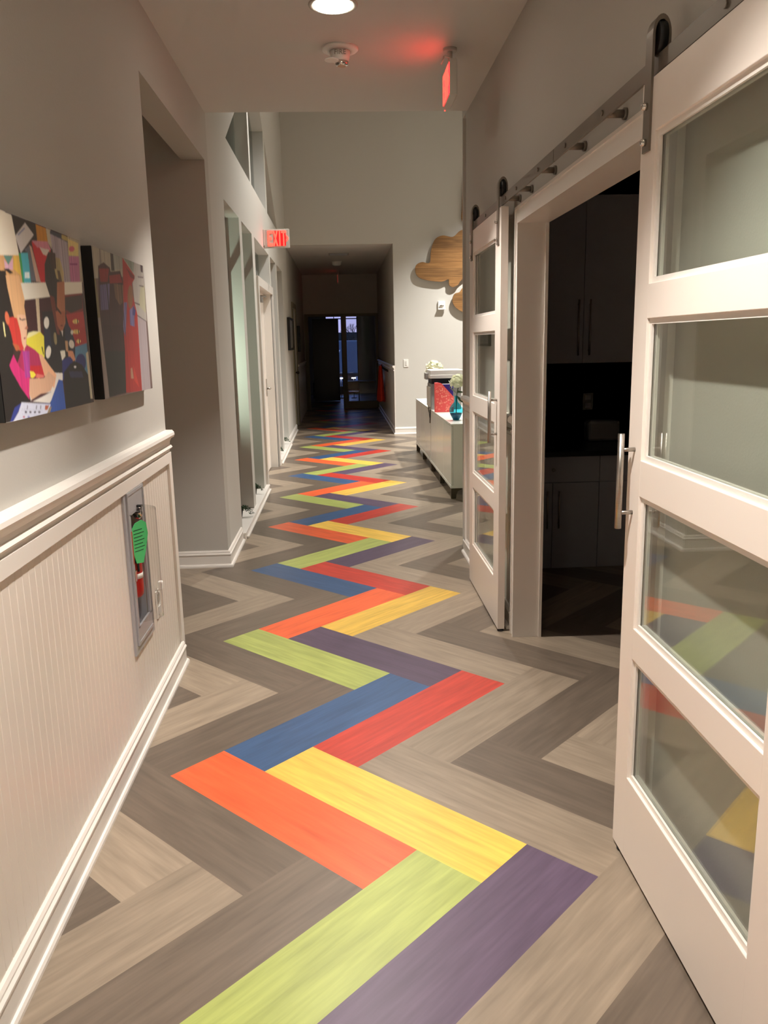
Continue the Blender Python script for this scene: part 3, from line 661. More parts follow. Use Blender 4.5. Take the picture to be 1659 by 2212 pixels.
# outlet beyond the cabinet
ol = thing('wall_outlet', (XL + .005, 3.235, .36), 'white duplex outlet on the beadboard just past the extinguisher cabinet', 'outlet')
MB().box(XL + .005, XL + .010, 3.20, 3.27, .36, .475, bev=.002).build('plate', 'white', ol)
for z in (.39, .445): MB().box(XL + .010, XL + .013, 3.217, 3.253, z - .017, z + .017, bev=.001).build('socket', 'lightp', ol)
MB().box(XL + .013, XL + .032, 3.222, 3.248, .475, .512, bev=.006).build('night_light', 'white', ol)

# ------------------------------------------------------------------ sliding barn doors
def barn_door(y0, y1, g0, g1, hy, label, wheels):
    X0, X1 = .755, .790
    d = thing('sliding_barn_door', (.7725, (y0 + y1) / 2, .012), label, 'door', 'white sliding doors on the steel track')
    zs = [(.256, .604), (.69, 1.047), (1.14, 1.492), (1.575, 1.922)]
    b = MB(); b.box(X0, X1, y0, g0, .012, 2.045, bev=.0015).box(X0, X1, g1, y1, .012, 2.045, bev=.0015)
    edges = [.012] + [z for p in zs for z in p] + [2.045]
    for i in range(0, 10, 2): b.box(X0, X1, g0 - .002, g1 + .002, edges[i], edges[i + 1], bev=.0015)
    fr = b.build('door_frame', 'door', d)
    for a, c in zs:
        p = MB(); p.box(.7695, .7755, g0, g1, a, c); pane = p.build('glass_pane', 'glass', d)
        q = MB(); t = .014
        for xa, xb in ((.7625, .7685), (.7765, .784)): q.box(xa, xb, g0, g0 + t, a, c).box(xa, xb, g1 - t, g1, a, c).box(xa, xb, g0 + t, g1 - t, a, a + t).box(xa, xb, g0 + t, g1 - t, c - t, c)
        q.build('glazing_bead', 'trim', pane)
    b = MB(); b.cyl((.718, hy, .955), (.718, hy, 1.205), .0085, seg=16)
    hd = b.build('pull_handle', 'steel', d)
    for z in (1.163, .997): MB().cyl((.718, hy, z), (X0, hy, z), .0055, seg=12).build('handle_post', 'steel', hd)
    for wy in wheels:
        b = MB(); hw = .021
        b.box(.749, .755, wy - hw, wy + hw, 1.883, 2.138)            # front strap
        pts = []
        N = 12
        for i in range(N):
            t0, t1 = PI * i / N, PI * (i + 1) / N
            c = .771; ro, ri = .022, .016
            q = [(c - ro * math.cos(t0), 2.138 + 1.9 * ro * math.sin(t0)), (c - ro * math.cos(t1), 2.138 + 1.9 * ro * math.sin(t1)), (c - ri * math.cos(t1), 2.138 + 1.9 * ri * math.sin(t1)), (c - ri * math.cos(t0), 2.138 + 1.9 * ri * math.sin(t0))]
            b.prism(q, 1, wy - hw, wy + hw)
        b.box(.787, .793, wy - hw, wy + hw, 2.09, 2.138)
        st = b.build('hanger_strap', 'track', d)
        for z in (1.985, 1.905): MB().cyl((.749, wy, z), (.740, wy, z), .0085, seg=12).sphere((.740, wy, z), .0085, sc=(.6, 1, 1)).build('bolt', 'chrome', st)
        MB().cyl((.754, wy, 2.133), (.788, wy, 2.133), .006, seg=10).build('axle', 'chrome', st)
        MB().cyl((.761, wy, 2.133), (.781, wy, 2.133), .037, seg=28).build('wheel', 'black', st)
    return d
barn_door(3.872, 4.785, 4.005, 4.675, 3.935, 'white four-pane sliding barn door at the far end of the steel track', (3.93, 4.70))
barn_door(1.19, 2.10, 1.333, 2.008, 2.052, 'large near white sliding barn door with four glass panes, closest to the viewer', (1.26, 2.055))
for y, lab in ((3.885, 'black floor guide under the corner of the far sliding door'), (2.06, 'black floor guide under the corner of the near sliding door')):
    g = thing('floor_guide', (.772, y, 0), lab, 'door guide', 'black floor guides of the sliding doors')
    MB().cyl((.772, y, 0), (.772, y, .006), .017, seg=16).build('foot', 'black', g)
    MB().box(.768, .776, y - .012, y + .012, .006, .03).build('fin', 'black', g)
tr = thing('sliding_door_track', (.772, 3.0, 2.03), 'long flat steel track above the doorway carrying the sliding doors', 'door track')
MB().box(.7685, .7755, -.3, 3.00, 2.057, 2.098).box(.7685, .7755, 3.006, 4.79, 2.057, 2.098).build('rail', 'track', tr)
for y in (-.1, .53, .91, 1.5, 1.70, 2.46, 2.85, 3.23, 3.61, 3.84, 4.35):
    sp = MB().cyl((.7755, y, 2.073), (XR, y, 2.073), .0115, seg=16).cyl((.829, y, 2.073), (XR, y, 2.073), .0165, seg=16).build('spacer', 'track', tr)
    MB().cyl((.7685, y, 2.075), (.764, y, 2.075), .008, seg=6).build('bolt', 'track', sp)
MB().box(.755, .785, 4.755, 4.779, 2.03, 2.115).build('end_stop', 'track', tr)

# ------------------------------------------------------------------ kitchenette furniture
kb = MB()
def cab(name, x0, x1, y0, y1, z0, z1, doors, label, cat, group=None, toe=0, drawers=False):
    c = thing(name, ((x0 + x1) / 2, (y0 + y1) / 2, z0), label, cat, group)
    b = MB(); b.box(x0, x1, y0 + .02, y1, z0 + toe, z1)
    if toe: b.box(x0, x1, y0 + .08, y1, z0, z0 + toe)
    b.build('body', 'dark', c)
    n = doors; wd = (x1 - x0) / n
    zt = z1 - .165 if drawers else z1
    for i in range(n):
        a, e = x0 + i * wd + .002, x0 + (i + 1) * wd - .002
        dd = MB().box(a, e, y0, y0 + .02, z0 + toe + .002, zt - .002).build('door', 'dark', c)
        hx = e - .035 if i % 2 == 0 else a + .035
        hz = (z0 + .05, z0 + .40) if not drawers else (zt - .29, zt - .05)
        MB().cyl((hx, y0 - .025, hz[0]), (hx, y0 - .025, hz[1]), .006, seg=8).cyl((hx, y0 - .025, hz[0] + .03), (hx, y0, hz[0] + .03), .004, seg=6).cyl((hx, y0 - .025, hz[1] - .03), (hx, y0, hz[1] - .03), .004, seg=6).build('handle', 'steel', dd)
    if drawers:
        dd = MB().box(x0 + .002, x1 - .002, y0, y0 + .02, zt + .002, z1 - .002).build('drawer', 'dark', c)
        MB().sphere(((x0 + x1) / 2, y0 - .012, (zt + z1) / 2), .012).build('knob', 'steel', dd)
    return c
cab('base_cabinet', 1.018, 1.612, 4.98, 5.59, 0, .725, 2, 'dark two-door base cabinet nearest the jamb in the unlit kitchenette', 'cabinet', 'kitchenette base cabinets', .0, True)
cab('base_cabinet', 1.612, 2.206, 4.98, 5.59, 0, .725, 2, 'dark base cabinet further right in the unlit kitchenette', 'cabinet', 'kitchenette base cabinets', .0, True)
cab('wall_cabinet', .99, 2.15, 5.28, 5.59, 1.29, 2.325, 2, 'dark wall cabinet with two long bar handles in the unlit kitchenette', 'cabinet')
solo('worktop', MB().box(.99, 2.206, 4.955, 5.59, .726, .76, bev=.003), 'counter', 'black worktop running over the kitchenette base cabinets', 'worktop')
ko = thing('wall_outlet', (1.71, 5.595, .96), 'dim outlet on the green backsplash of the kitchenette', 'outlet')
MB().box(1.675, 1.745, 5.59, 5.598, .96, 1.075, bev=.002).build('plate', 'greyp', ko)
for z in (.99, 1.045): MB().box(1.692, 1.728, 5.586, 5.59, z - .015, z + .015).build('socket', 'dark', ko)
solo('tissue_box', MB().box(1.66, 1.88, 5.40, 5.52, .76, .90, bev=.02), 'greyp', 'pale rounded box on the black worktop, hardly visible', 'box')

# ------------------------------------------------------------------ ceiling fixtures and exit signs
for i, (x, y) in enumerate(CANS):
    lab = ('bright round recessed downlight in the corridor ceiling before the smoke detector', 'round recessed downlight in the ceiling above the near sliding door', 'round recessed downlight in the ceiling behind the viewer')[i]
    t = thing('recessed_downlight', (x, y, CH), lab, 'ceiling light', 'corridor downlights')
    MB().lathe((x, y, CH - .006), [(.105, .006), (.105, .003), (.100, .0), (.084, .001), (.082, .004), (.082, .006)]).build('trim_ring', 'signgrey', t)
    MB().cyl((x, y, CH - .0075), (x, y, CH - .002), .081, seg=40).build('diffuser', 'lampglow', t)
for i, (x, y) in enumerate(HIGH):
    t = thing('recessed_downlight', (x, y, 5.0), ('downlight in the high ceiling over the white cabinets', 'downlight in the high ceiling near the oak clouds', 'downlight in the high ceiling over the office windows', 'downlight in the high ceiling near the dark corridor')[i], 'ceiling light', 'high ceiling downlights')
    MB().lathe((x, y, 4.994), [(.115, .006), (.11, 0), (.09, .001), (.09, .006)]).build('trim_ring', 'white', t)
    MB().cyl((x, y, 4.992), (x, y, 4.998), .088, seg=32).build('diffuser', 'lampglow', t)
def text_mesh(txt, size, ext, mat4, name, material, parent):
    c = bpy.data.curves.new(name, 'FONT'); c.body = txt; c.size = size; c.extrude = ext; c.align_x = 'CENTER'; c.align_y = 'CENTER'
    o = bpy.data.objects.new(name + '_tmp', c); COL.objects.link(o)
    dg = bpy.context.evaluated_depsgraph_get(); me = bpy.data.meshes.new_from_object(o.evaluated_get(dg)); bpy.data.objects.remove(o, do_unlink=True)
    me.transform(mat4); me.transform(Matrix.Translation(-origin(parent))); me.materials.clear(); me.materials.append(M[material])
    q = bpy.data.objects.new(name, me); COL.objects.link(q); q.parent = parent; return q
fa = thing('fire_alarm_strobe', (.045, 4.32, CH), 'round white ceiling fire alarm strobe with a small hanging disc', 'fire alarm')
MB().lathe((.045, 4.32, CH - .012), [(.088, .010), (.090, .006), (.084, 0), (.05, -.004), (.05, 0.0)]).lathe((.045, 4.32, CH - .002), [(.090, .002), (.090, 0)]).build('base', 'white', fa)
body = MB().lathe((.045, 4.32, CH - .075), [(.034, .014), (.042, .02), (.047, .035), (.050, .063)]).build('horn_body', 'white', fa)
text_mesh('FIRE', .032, .0006, Matrix.Translation((.045, 4.2695, CH - .032)) @ Matrix.Rotation(PI / 2, 4, 'X'), 'lettering', 'track', body)
MB().lathe((.052, 4.32, CH - .080), [(.022, 0), (.030, .005), (.033, .019)]).build('strobe_lens', 'chrome', fa)
MB().cyl((.004, 4.27, CH - .07), (.004, 4.27, CH - .066), .034, seg=24).cyl((.004, 4.27, CH - .066), (.02, 4.29, CH - .03), .004, seg=8).build('hanging_disc', 'white', fa)

# strokes of E X I T and an arrow, in a unit box: x right, z up
def letters(b, org, ux, uz, un, W_, H_, depth, mi=0, arrow=True):
    o, ux, uz, un = Vector(org), Vector(ux), Vector(uz), Vector(un)
    def quad(pts):
        A = [b.bm.verts.new(o + ux * p * W_ + uz * q * H_) for p, q in pts]; B = [b.bm.verts.new(o + ux * p * W_ + uz * q * H_ + un * depth) for p, q in pts]
        b.bm.faces.new(A).material_index = mi; b.bm.faces.new(B[::-1]).material_index = mi
        for i in range(len(pts)): b.bm.faces.new((A[i], A[(i + 1) % len(pts)], B[(i + 1) % len(pts)], B[i])).material_index = mi
    R4 = lambda a, c, d, e: quad([(a, d), (c, d), (c, e), (a, e)])
    t = .075
    R4(0, t, 0, 1); R4(t, .22, 0, .17); R4(t, .19, .42, .58); R4(t, .22, .83, 1)
    quad([(.25, 0), (.33, 0), (.50, 1), (.42, 1)]); quad([(.42, 0), (.50, 0), (.33, 1), (.25, 1)])
    R4(.545, .615, 0, 1); R4(.735, .805, 0, .84); R4(.65, .89, .84, 1)
    if arrow: quad([(.90, .28), (1.0, .50), (.90, .72), (.90, .6), (.94, .5), (.90, .4)])
# far sign on the office wall, face towards the corridor
es = thing('exit_sign', (XL, 9.2, 2.47), 'lit red EXIT sign with right arrow sticking out from the left office wall', 'exit sign')
MB().box(XL, -.505, 9.2, 9.235, 2.47, 2.665, bev=.006).box(XL, XL + .015, 9.17, 9.265, 2.49, 2.66, bev=.004).build('housing', 'signgrey', es)
b = MB(); b.box(-.676, -.545, 9.1975, 9.20, 2.492, 2.645); fc = b.build('glow_panel', mat('exit_deep_red', (190, 16, 20), .5, emit=(1.0, .008, .012), estr=.34), es)
b = MB(); letters(b, (-.738, 9.1995, 2.490), (1, 0, 0), (0, 0, 1), (0, -1, 0), .222, .156, .004); b.build('letters', 'exithot', es)
# near sign hanging from the ceiling, seen almost edge-on, red face to the left
eh = thing('exit_sign', (.58, 4.34, 2.605), 'exit sign hanging from the ceiling edge-on, glowing red on its left side', 'exit sign')
MB().box(.566, .602, 4.20, 4.45, 2.605, 2.768, bev=.003).build('housing', 'signgrey', eh)
MB().cyl((.584, 4.33, 2.766), (.584, 4.33, 2.85), .012).cyl((.584, 4.33, 2.836), (.584, 4.33, 2.85), .034).build('canopy', 'signgrey', eh)
MB().box(.5645, .566, 4.215, 4.44, 2.618, 2.756).build('glow_panel', 'exitred', eh)
b = MB(); letters(b, (.5645, 4.44, 2.618), (0, -1, 0), (0, 0, 1), (-1, 0, 0), .225, .136, .003); b.build('letters', 'exithot', eh)
MB().tube([(.57, 4.215, 2.775), (.54, 4.215, 2.78), (.525, 4.215, 2.745)], .004).build('bracket', 'signgrey', eh)
MB().sphere((.575, 4.462, 2.603), .0035, seg=8).build('status_light', 'exithot', eh)
e3 = thing('exit_sign', (.02, 17.6, 2.66), 'tiny exit sign seen edge-on with red glow deep in the dark corridor', 'exit sign')
MB().box(0, .03, 17.45, 17.75, 2.68, 2.86, bev=.003).box(.005, .025, 17.55, 17.65, 2.86, 2.93).build('housing', 'signgrey', e3)
MB().box(-.003, 0, 17.47, 17.73, 2.70, 2.84).build('glow_panel', mat('exit_dim', (200, 20, 20), .5, emit=(1, .03, .03), estr=.3), e3)
sd = thing('smoke_detector', (-.01, 15.65, 2.93), 'pale smoke detector on the dark corridor ceiling', 'smoke detector')
MB().lathe((-.01, 15.65, 2.855), [(.05, 0), (.08, .02), (.085, .06), (.10, .075)]).build('body', 'white', sd)
cv = thing('ceiling_vent', (.02, 14.35, 2.93), 'slim ceiling vent just inside the dark corridor', 'vent')
MB().box(-.14, .20, 14.20, 14.50, 2.922, 2.93).build('frame', 'greyp', cv)
for i in range(5): MB().box(-.12, .18, 14.23 + i * .055, 14.25 + i * .055, 2.915, 2.922).build('slat', 'dark', cv)

# ------------------------------------------------------------------ reception furniture
def sideboard(y0, y1, label):
    x0, x1, z0, z1 = 1.0, 1.42, .098, .70
    c = thing('sideboard', ((x0 + x1) / 2, (y0 + y1) / 2, 0), label, 'sideboard', 'white sideboards in the reception')
    MB().box(x0 + .02, x1, y0, y1, z0, z1 - .018, bev=.002).build('body', 'lacquer', c)
    MB().box(x0, x1, y0 - .002, y1 + .002, z1 - .018, z1, bev=.002).build('top', 'lacquer', c)
    n = 3; wd = (y1 - y0) / n
    for i in range(n): MB().box(x0, x0 + .018, y0 + i * wd + .002, y0 + (i + 1) * wd - .002, z0 + .03, z1 - .022, bev=.0015).build('door', 'lacquer', c)
    MB().box(x0 - .004, x0 + .02, y0, y1, z0, z0 + .026, bev=.002).build('bottom_rail', 'lacquer', c)
    for yy in (y0, (y0 + y1) / 2, y1 - .04):
        for xx, sg in ((x0, 1), (x1, -1)):
            prof = [(xx, 0), (xx + sg * .045, 0), (xx + sg * .05, .04), (xx + sg * .062, .07), (xx + sg * .10, .088), (xx + sg * .10, .098), (xx, .098)]
            MB().prism(prof, 1, yy, yy + .035).build('leg', 'leg', c)
    return c
sideboard(7.43, 9.14, 'white three-door sideboard nearer the viewer, topped by the red magazine file')
sideboard(9.17, 10.95, 'white three-door sideboard against the far wall, behind the nearer one')
pr = thing('printer', (1.17, 9.25, .70), 'grey desktop printer with light scanner lid standing on the white sideboards', 'printer')
MB().box(1.00, 1.34, 9.08, 9.45, .70, .985, bev=.008).build('body', 'greyp', pr)
MB().box(1.01, 1.345, 9.10, 9.46, .985, 1.045).build('output_slot', 'blackg', pr)
MB().box(.985, 1.36, 9.05, 9.48, 1.045, 1.085, bev=.006).box(.99, 1.36, 9.06, 9.48, 1.085, 1.135, bev=.006).build('scanner_lid', 'lightp', pr)
MB().box(.955, 1.0, 9.20, 9.38, 1.03, 1.10, bev=.004).build('control_panel', 'greyp', pr)
MB().box(.985, 1.0, 9.10, 9.40, .73, .95, bev=.003).build('paper_tray', 'signgrey', pr)
def flower(name, c, R, label, vase=None, seed=1):
    rg = random.Random(seed); t = thing(name, (c[0], c[1], .70), label, 'flower')
    b = MB()
    for i in range(190):
        th = rg.uniform(0, 2 * PI); ph = math.acos(rg.uniform(-.5, 1)); d = Vector((math.sin(ph) * math.cos(th), math.sin(ph) * math.sin(th), math.cos(ph)))
        p = Vector(c) + Vector((d.x, d.y, d.z * .8)) * R * rg.uniform(.45, 1); q = d.to_track_quat('Z', 'Y'); s_ = R * rg.uniform(.22, .34)
        a = q @ Vector((s_, 0, 0)); e = q @ Vector((0, s_ * .8, 0)); nn = d * s_ * .45
        v = [p - a, p - a * .5 + e + nn, p + a * .6 + e * .8 + nn, p + a, p + a * .5 - e + nn, p - a * .5 - e * .9 + nn]
        cen = b.bm.verts.new(p - nn * .3); vs_ = [b.bm.verts.new(k) for k in v]
        for k in range(6): b.bm.faces.new((cen, vs_[k], vs_[(k + 1) % 6]))
    b.build('petals', 'petal', t, normals=False)
    return t
def leafmesh(p, d, L, wd, b):
    d = Vector(d).normalized(); sd_ = d.cross(Vector((0, 0, 1))).normalized() * wd
    p = Vector(p); pts = [p, p + d * L * .3 + sd_ * .8, p + d * L * .65 + sd_, p + d * L, p + d * L * .65 - sd_, p + d * L * .3 - sd_ * .8]
    up = Vector((0, 0, .002)); A = [b.bm.verts.new(q + up) for q in pts]; B_ = [b.bm.verts.new(q) for q in pts]
    b.bm.faces.new(A); b.bm.faces.new(B_[::-1])
    for i in range(6): b.bm.faces.new((A[i], B_[i], B_[(i + 1) % 6], A[(i + 1) % 6]))
vx, vy = 1.10, 7.80
va = thing('glass_vase', (vx, vy, .70), 'round teal glass bud vase near the front edge of the sideboard', 'vase')
MB().lathe((vx, vy, .702), [(.030, 0), (.036, .012), (.056, .05), (.066, .085), (.062, .115), (.040, .15), (.018, .172), (.014, .19), (.0135, .225), (.017, .23)]).build('glass_body', 'teal', va)
MB().lathe((vx, vy, .704), [(.028, 0), (.034, .012), (.054, .048), (.060, .064)]).build('tinted_base', mat('deep_teal', (6, 96, 130), .1, coat=.5), va)
fw = flower('white_flower', (1.13, 7.82, 1.06), .088, 'large white artificial bloom rising from the teal vase', seed=4)
MB().tube([(vx, vy, .73), (vx + .005, vy, .93), (1.125, 7.82, 1.02)], .004).build('stem', 'dleaf', fw)
b = MB(); leafmesh((1.11, 7.8, .93), (.3, -.3, -.35), .11, .032, b); leafmesh((1.11, 7.8, .95), (-1, -.2, .9), .11, .03, b); leafmesh((1.12, 7.8, .96), (1, .2, .1), .11, .03, b); leafmesh((1.12, 7.8, .98), (.2, -1, -.2), .09, .03, b)
b.build('leaves', 'leaf', fw)
f2 = flower('white_flower', (1.11, 9.72, 1.13), .105, 'white artificial bloom showing above the printer lid', seed=9)
MB().tube([(1.11, 9.72, .72), (1.11, 9.72, 1.10)], .004).build('stem', 'dleaf', f2)
b = MB(); leafmesh((1.10, 9.70, 1.08), (-1, -.1, .12), .11, .03, b); b.build('leaves', 'leaf', f2)
v2 = thing('glass_vase', (1.11, 9.72, .70), 'glass vase hidden behind the printer', 'vase')
MB().lathe((1.11, 9.72, .702), [(.03, 0), (.06, .06), (.06, .11), (.018, .17), (.015, .22)]).build('glass_body', 'teal', v2)
# magazine file: sloped front side facing the viewer
mf = thing('magazine_file', (1.10, 8.76, .70), 'coral red floral magazine file with sloping top beside the printer', 'magazine file')
pf = [(1.005, .702), (1.205, .702), (1.205, .86), (1.075, 1.005), (1.035, 1.015), (1.005, 1.012)]
b = MB().prism(pf, 1, 8.72, 8.80); rg = random.Random(5)
for i in range(80):
    x = rg.uniform(1.015, 1.195); z = rg.uniform(.715, .99)
    lim = 1.0 if x < 1.07 else 1.0 - (x - 1.07) * 1.12
    if z > lim - .015: z = rg.uniform(.715, lim - .02)
    r = rg.uniform(.004, .009)
    if i % 3 == 0:
        for k in range(6): b.cyl((x + r * math.cos(k * PI / 3), 8.7192 , z + r * math.sin(k * PI / 3)), (x + r * math.cos(k * PI / 3), 8.72, z + r * math.sin(k * PI / 3)), r * .42, seg=6, mi=1)
    else: b.cyl((x, 8.7192, z), (x, 8.72, z), r * .9, seg=8, mi=1)
b.build('box', ['coral', 'coral2'], mf)
bb = thing('binder', (1.17, 8.87, .70), 'navy blue binder standing behind the coral magazine file', 'binder')
MB().box(1.03, 1.215, 8.84, 8.90, .702, .990, bev=.003).build('cover', 'blue', bb)
MB().box(1.04, 1.205, 8.848, 8.892, .985, .993).build('pages', 'lightp', bb)
cb = MB().tube([(1.02, 9.30, .705), (.992, 9.32, .703), (.992, 9.22, .66), (.994, 9.16, .60), (.990, 9.12, .55), (.994, 9.11, .66), (.992, 9.10, .70)], .005)
solo('power_cable', cb, 'black', 'black cable drooping over the sideboard front below the printer', 'cable')
solo('paper_slip', MB().box(1.03, 1.10, 10.0, 10.12, .7005, .706, bev=.001), 'white', 'small white slip lying on the far end of the sideboards', 'paper')
sw = thing('light_switch', (1.04, 13.0, 1.05), 'white light switch on the far wall beside the dark corridor', 'switch')
MB().box(1.00, 1.075, 12.992, 13.0, 1.06, 1.18, bev=.002).build('plate', 'white', sw)
MB().box(1.022, 1.053, 12.987, 12.992, 1.085, 1.155, bev=.002).build('rocker', 'lightp', sw)
ws = thing('wall_strobe', (1.60, 13.0, 1.93), 'small white wall strobe on the far wall under the oak cloud', 'fire alarm')
MB().box(1.55, 1.66, 12.97, 13.0, 1.95, 2.06, bev=.004).build('backplate', 'white', ws)
MB().box(1.545, 1.665, 12.94, 12.975, 1.93, 1.952, bev=.003).build('ledge', 'white', ws)
MB().sphere((1.605, 12.955, 1.985), .034, sc=(1.1, .7, .6)).build('lens', 'chrome', ws)
# oak clouds on the far wall: outline in metres (x, z), lobes joined by arcs
def cloud(pts, label, y=12.93):
    b = MB(); n = len(pts)
    sm = []
    for i in range(n):
        p0, p1, p2, p3 = [Vector((*pts[(i + k) % n], 0)) for k in (-1, 0, 1, 2)]
        for t in (0, .2, .4, .6, .8):
            q = .5 * ((2 * p1) + (-p0 + p2) * t + (2 * p0 - 5 * p1 + 4 * p2 - p3) * t * t + (-p0 + 3 * p1 - 3 * p2 + p3) * t ** 3); sm.append((q.x, q.y))
    t = bmesh.new(); A = [t.verts.new((x, y, z)) for x, z in sm]; f = t.faces.new(A)
    ex_ = bmesh.ops.extrude_face_region(t, geom=[f]); 
    for v in [g for g in ex_['geom'] if isinstance(g, bmesh.types.BMVert)]: v.co.y += .03
    bmesh.ops.triangulate(t, faces=[f for f in t.faces if len(f.verts) > 4])
    b.add(t)
    cx_ = sum(p[0] for p in pts) / n; cz_ = sum(p[1] for p in pts) / n
    for x, z in ((cx_, cz_), ): b.cyl((x, y + .03, z), (x, 12.997, z), .03, seg=12)
    o = solo('cloud_panel', b, 'oak', label, 'wall decoration', 'oak cloud panels on the far wall')
    return o
cloud([(1.20, 2.50), (1.21, 2.60), (1.30, 2.645), (1.42, 2.635), (1.44, 2.80), (1.50, 2.97), (1.62, 3.03), (1.78, 3.01), (1.90, 3.10), (2.10, 3.14), (2.22, 3.12), (2.30, 3.25), (2.62, 3.30), (2.80, 3.10), (3.05, 3.08), (3.12, 2.85), (3.35, 2.80), (3.38, 2.55), (3.1, 2.47), (2.60, 2.50), (2.20, 2.47), (2.02, 2.44), (1.90, 2.36), (1.86, 2.30), (1.78, 2.265), (1.72, 2.30), (1.71, 2.38), (1.60, 2.35), (1.38, 2.375), (1.25, 2.42)], 'large oak plank cloud with a tab below, on the far wall beside the sliding doors')
cloud([(1.77, 2.06), (1.80, 2.16), (1.88, 2.19), (1.93, 2.25), (2.05, 2.34), (2.25, 2.36), (2.40, 2.26), (2.55, 2.24), (2.62, 2.10), (2.55, 1.98), (2.3, 1.95), (2.1, 1.90), (1.95, 1.885), (1.82, 1.96)], 'lower small oak cloud peeking out below the large one')
cloud([(1.925, 3.25), (1.925, 3.45), (1.94, 3.75), (2.0, 3.92), (2.15, 4.0), (2.35, 3.95), (2.5, 3.8), (2.7, 3.78), (2.85, 3.6), (2.8, 3.4), (2.5, 3.34), (2.2, 3.36), (2.05, 3.22)], 'tall upper oak cloud whose edge rises above the large one', y=12.955)

# trailing plants on the office window sills
def plant(x, y, seed, label, mirror=1):
    rg = random.Random(seed); p = thing('trailing_plant', (x, y, .062), label, 'plant', 'small plants on the office window sills')
    MB().lathe((x, y, .063), [(.022, 0), (.030, .05), (.032, .06)], seg=16).build('pot', 'soil', p)
    b = MB(); c = MB()
    for s_ in range(8):
        a = rg.uniform(-.7, 1.6); L = rg.uniform(.04, .11); q = Vector((x, y, .125)); d = Vector((math.cos(a) * .8, math.sin(a) * .6, .75)) ; pts = [q.copy()]
        for k in range(7):
            q = q + d * L / 5; d.z -= .33; q.z = max(q.z, .066); q.x = min(q.x, -.79) if q.z < .07 else q.x; pts.append(q.copy())
            for m_ in range(3): leafmesh(q + Vector((rg.uniform(-.004, .004), rg.uniform(-.004, .004), 0)), (rg.uniform(-1, 1), rg.uniform(-1, 1), rg.uniform(-.2, .8)), rg.uniform(.010, .018), .005, b)
        c.tube(pts, .0013, seg=5)
    b.build('leaves', 'dleaf', p); c.build('stems', 'dleaf', p)
plant(-.868, 6.60, 1, 'small trailing plant on the nearest window sill')
plant(-.858, 7.66, 2, 'small trailing plant on the second window sill')
plant(-.858, 10.5, 3, 'small trailing plant on the sill just past the office door')
plant(-.862, 11.55, 4, 'small trailing plant on the farthest window sill')

# ------------------------------------------------------------------ contents of the dark corridor
def frame(y0, y1, z0, z1, label, lit):
    t = thing('picture_frame', (XL, (y0 + y1) / 2, z0), label, 'picture', 'dark framed pictures in the far corridor')
    b = MB(); ring(b, XL + .002, XL + .045, y0, y1, z0, z1, .035); b.build('frame', 'black', t)
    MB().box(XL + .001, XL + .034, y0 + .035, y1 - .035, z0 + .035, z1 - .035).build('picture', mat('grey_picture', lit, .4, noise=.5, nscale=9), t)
frame(12.62, 13.55, 1.36, 1.85, 'black framed picture on the left wall where the corridor darkens', (120, 116, 108))
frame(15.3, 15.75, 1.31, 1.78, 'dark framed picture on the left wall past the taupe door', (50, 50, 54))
d = bpy.data.objects.new('door_3', None); COL.objects.link(d); d.location = (XL, 14.5, 0); d['kind'] = 'structure'
MB().box(XL - .06, XL - .02, 14.05, 14.95, .01, 2.06).build('door_leaf', 'taupe', d)
MB().sphere((XL + .02, 14.85, .95), .028).cyl((XL - .02, 14.85, .95), (XL + .02, 14.85, .95), .012, seg=10).build('door_knob', 'soil', d)
struct('trim_12', MB().box(XL, XL + .02, 13.95, 14.05, 0, 2.14).box(XL, XL + .02, 14.95, 15.05, 0, 2.14).box(XL, XL + .02, 14.05, 14.95, 2.06, 2.14), 'taupe')
b = MB(); prof_run(b, RAIL, 15.05, 18.4, XL); b.box(XL, XL + .012, 15.05, 18.4, 0, .975); struct('trim_13', b, 'trim')
b = MB(); prof_run(b, RAIL, 13.0, 18.4, XF, -1); b.box(XF - .012, XF, 13.0, 18.4, 0, .975); struct('trim_14', b, 'trim')
base_y(13.0, 18.4, XF, -1, 'baseboard_corridor', 1, 0)
# coat
bm = bmesh.new(); nz, ny = 22, 40; rg = random.Random(2); rows = []
for i in range(nz + 1):
    t_ = i / nz; z = 1.0 - .66 * t_; hw = .10 + .27 * t_ ** .8
    rows.append([])
    for j in range(ny):
        a = 2 * PI * j / ny; f = 1 + .22 * math.sin(5 * a + 1) * t_ + .1 * math.sin(9 * a)
        rows[-1].append(bm.verts.new((XF - .085 - (.03 + .035 * t_) * math.cos(a) * f, 15.9 + hw * math.sin(a) * (1 + .08 * math.sin(7 * t_)), z + .012 * math.sin(3 * a))))
for a, c in zip(rows, rows[1:]):
    for j in range(ny): bm.faces.new((a[j], a[(j + 1) % ny], c[(j + 1) % ny], c[j])).smooth = True
bm.faces.new(rows[0][::-1]); bm.faces.new(rows[-1])
jk = thing('hanging_coat', (XF - .085, 15.9, .34), 'bright orange-red coat hanging on the right wall of the dark corridor', 'coat')
t = MB(); t.add(bm); t.build('coat_body', 'coat', jk)
MB().tube([(XF - .085, 15.9, .995), (XF - .07, 15.9, 1.03), (XF - .05, 15.9, 1.035)], .006).build('hanging_loop', 'coat', jk)
hk = thing('coat_hook', (XF - .03, 15.9, .99), 'dark wall hook rail carrying the orange coat', 'coat hook')
MB().box(XF - .02, XF - .012, 14.6, 17.0, .93, .97).build('rail', 'soil', hk)
MB().tube([(XF - .02, 15.9, .96), (XF - .06, 15.9, 1.0), (XF - .065, 15.9, 1.03)], .007).build('hook', 'soil', hk)
MB().tube([(XF - .02, 14.4 + .6, .96), (XF - .05, 15.0, .95), (XF - .055, 15.0, .98)], .006).build('hook', 'soil', hk)
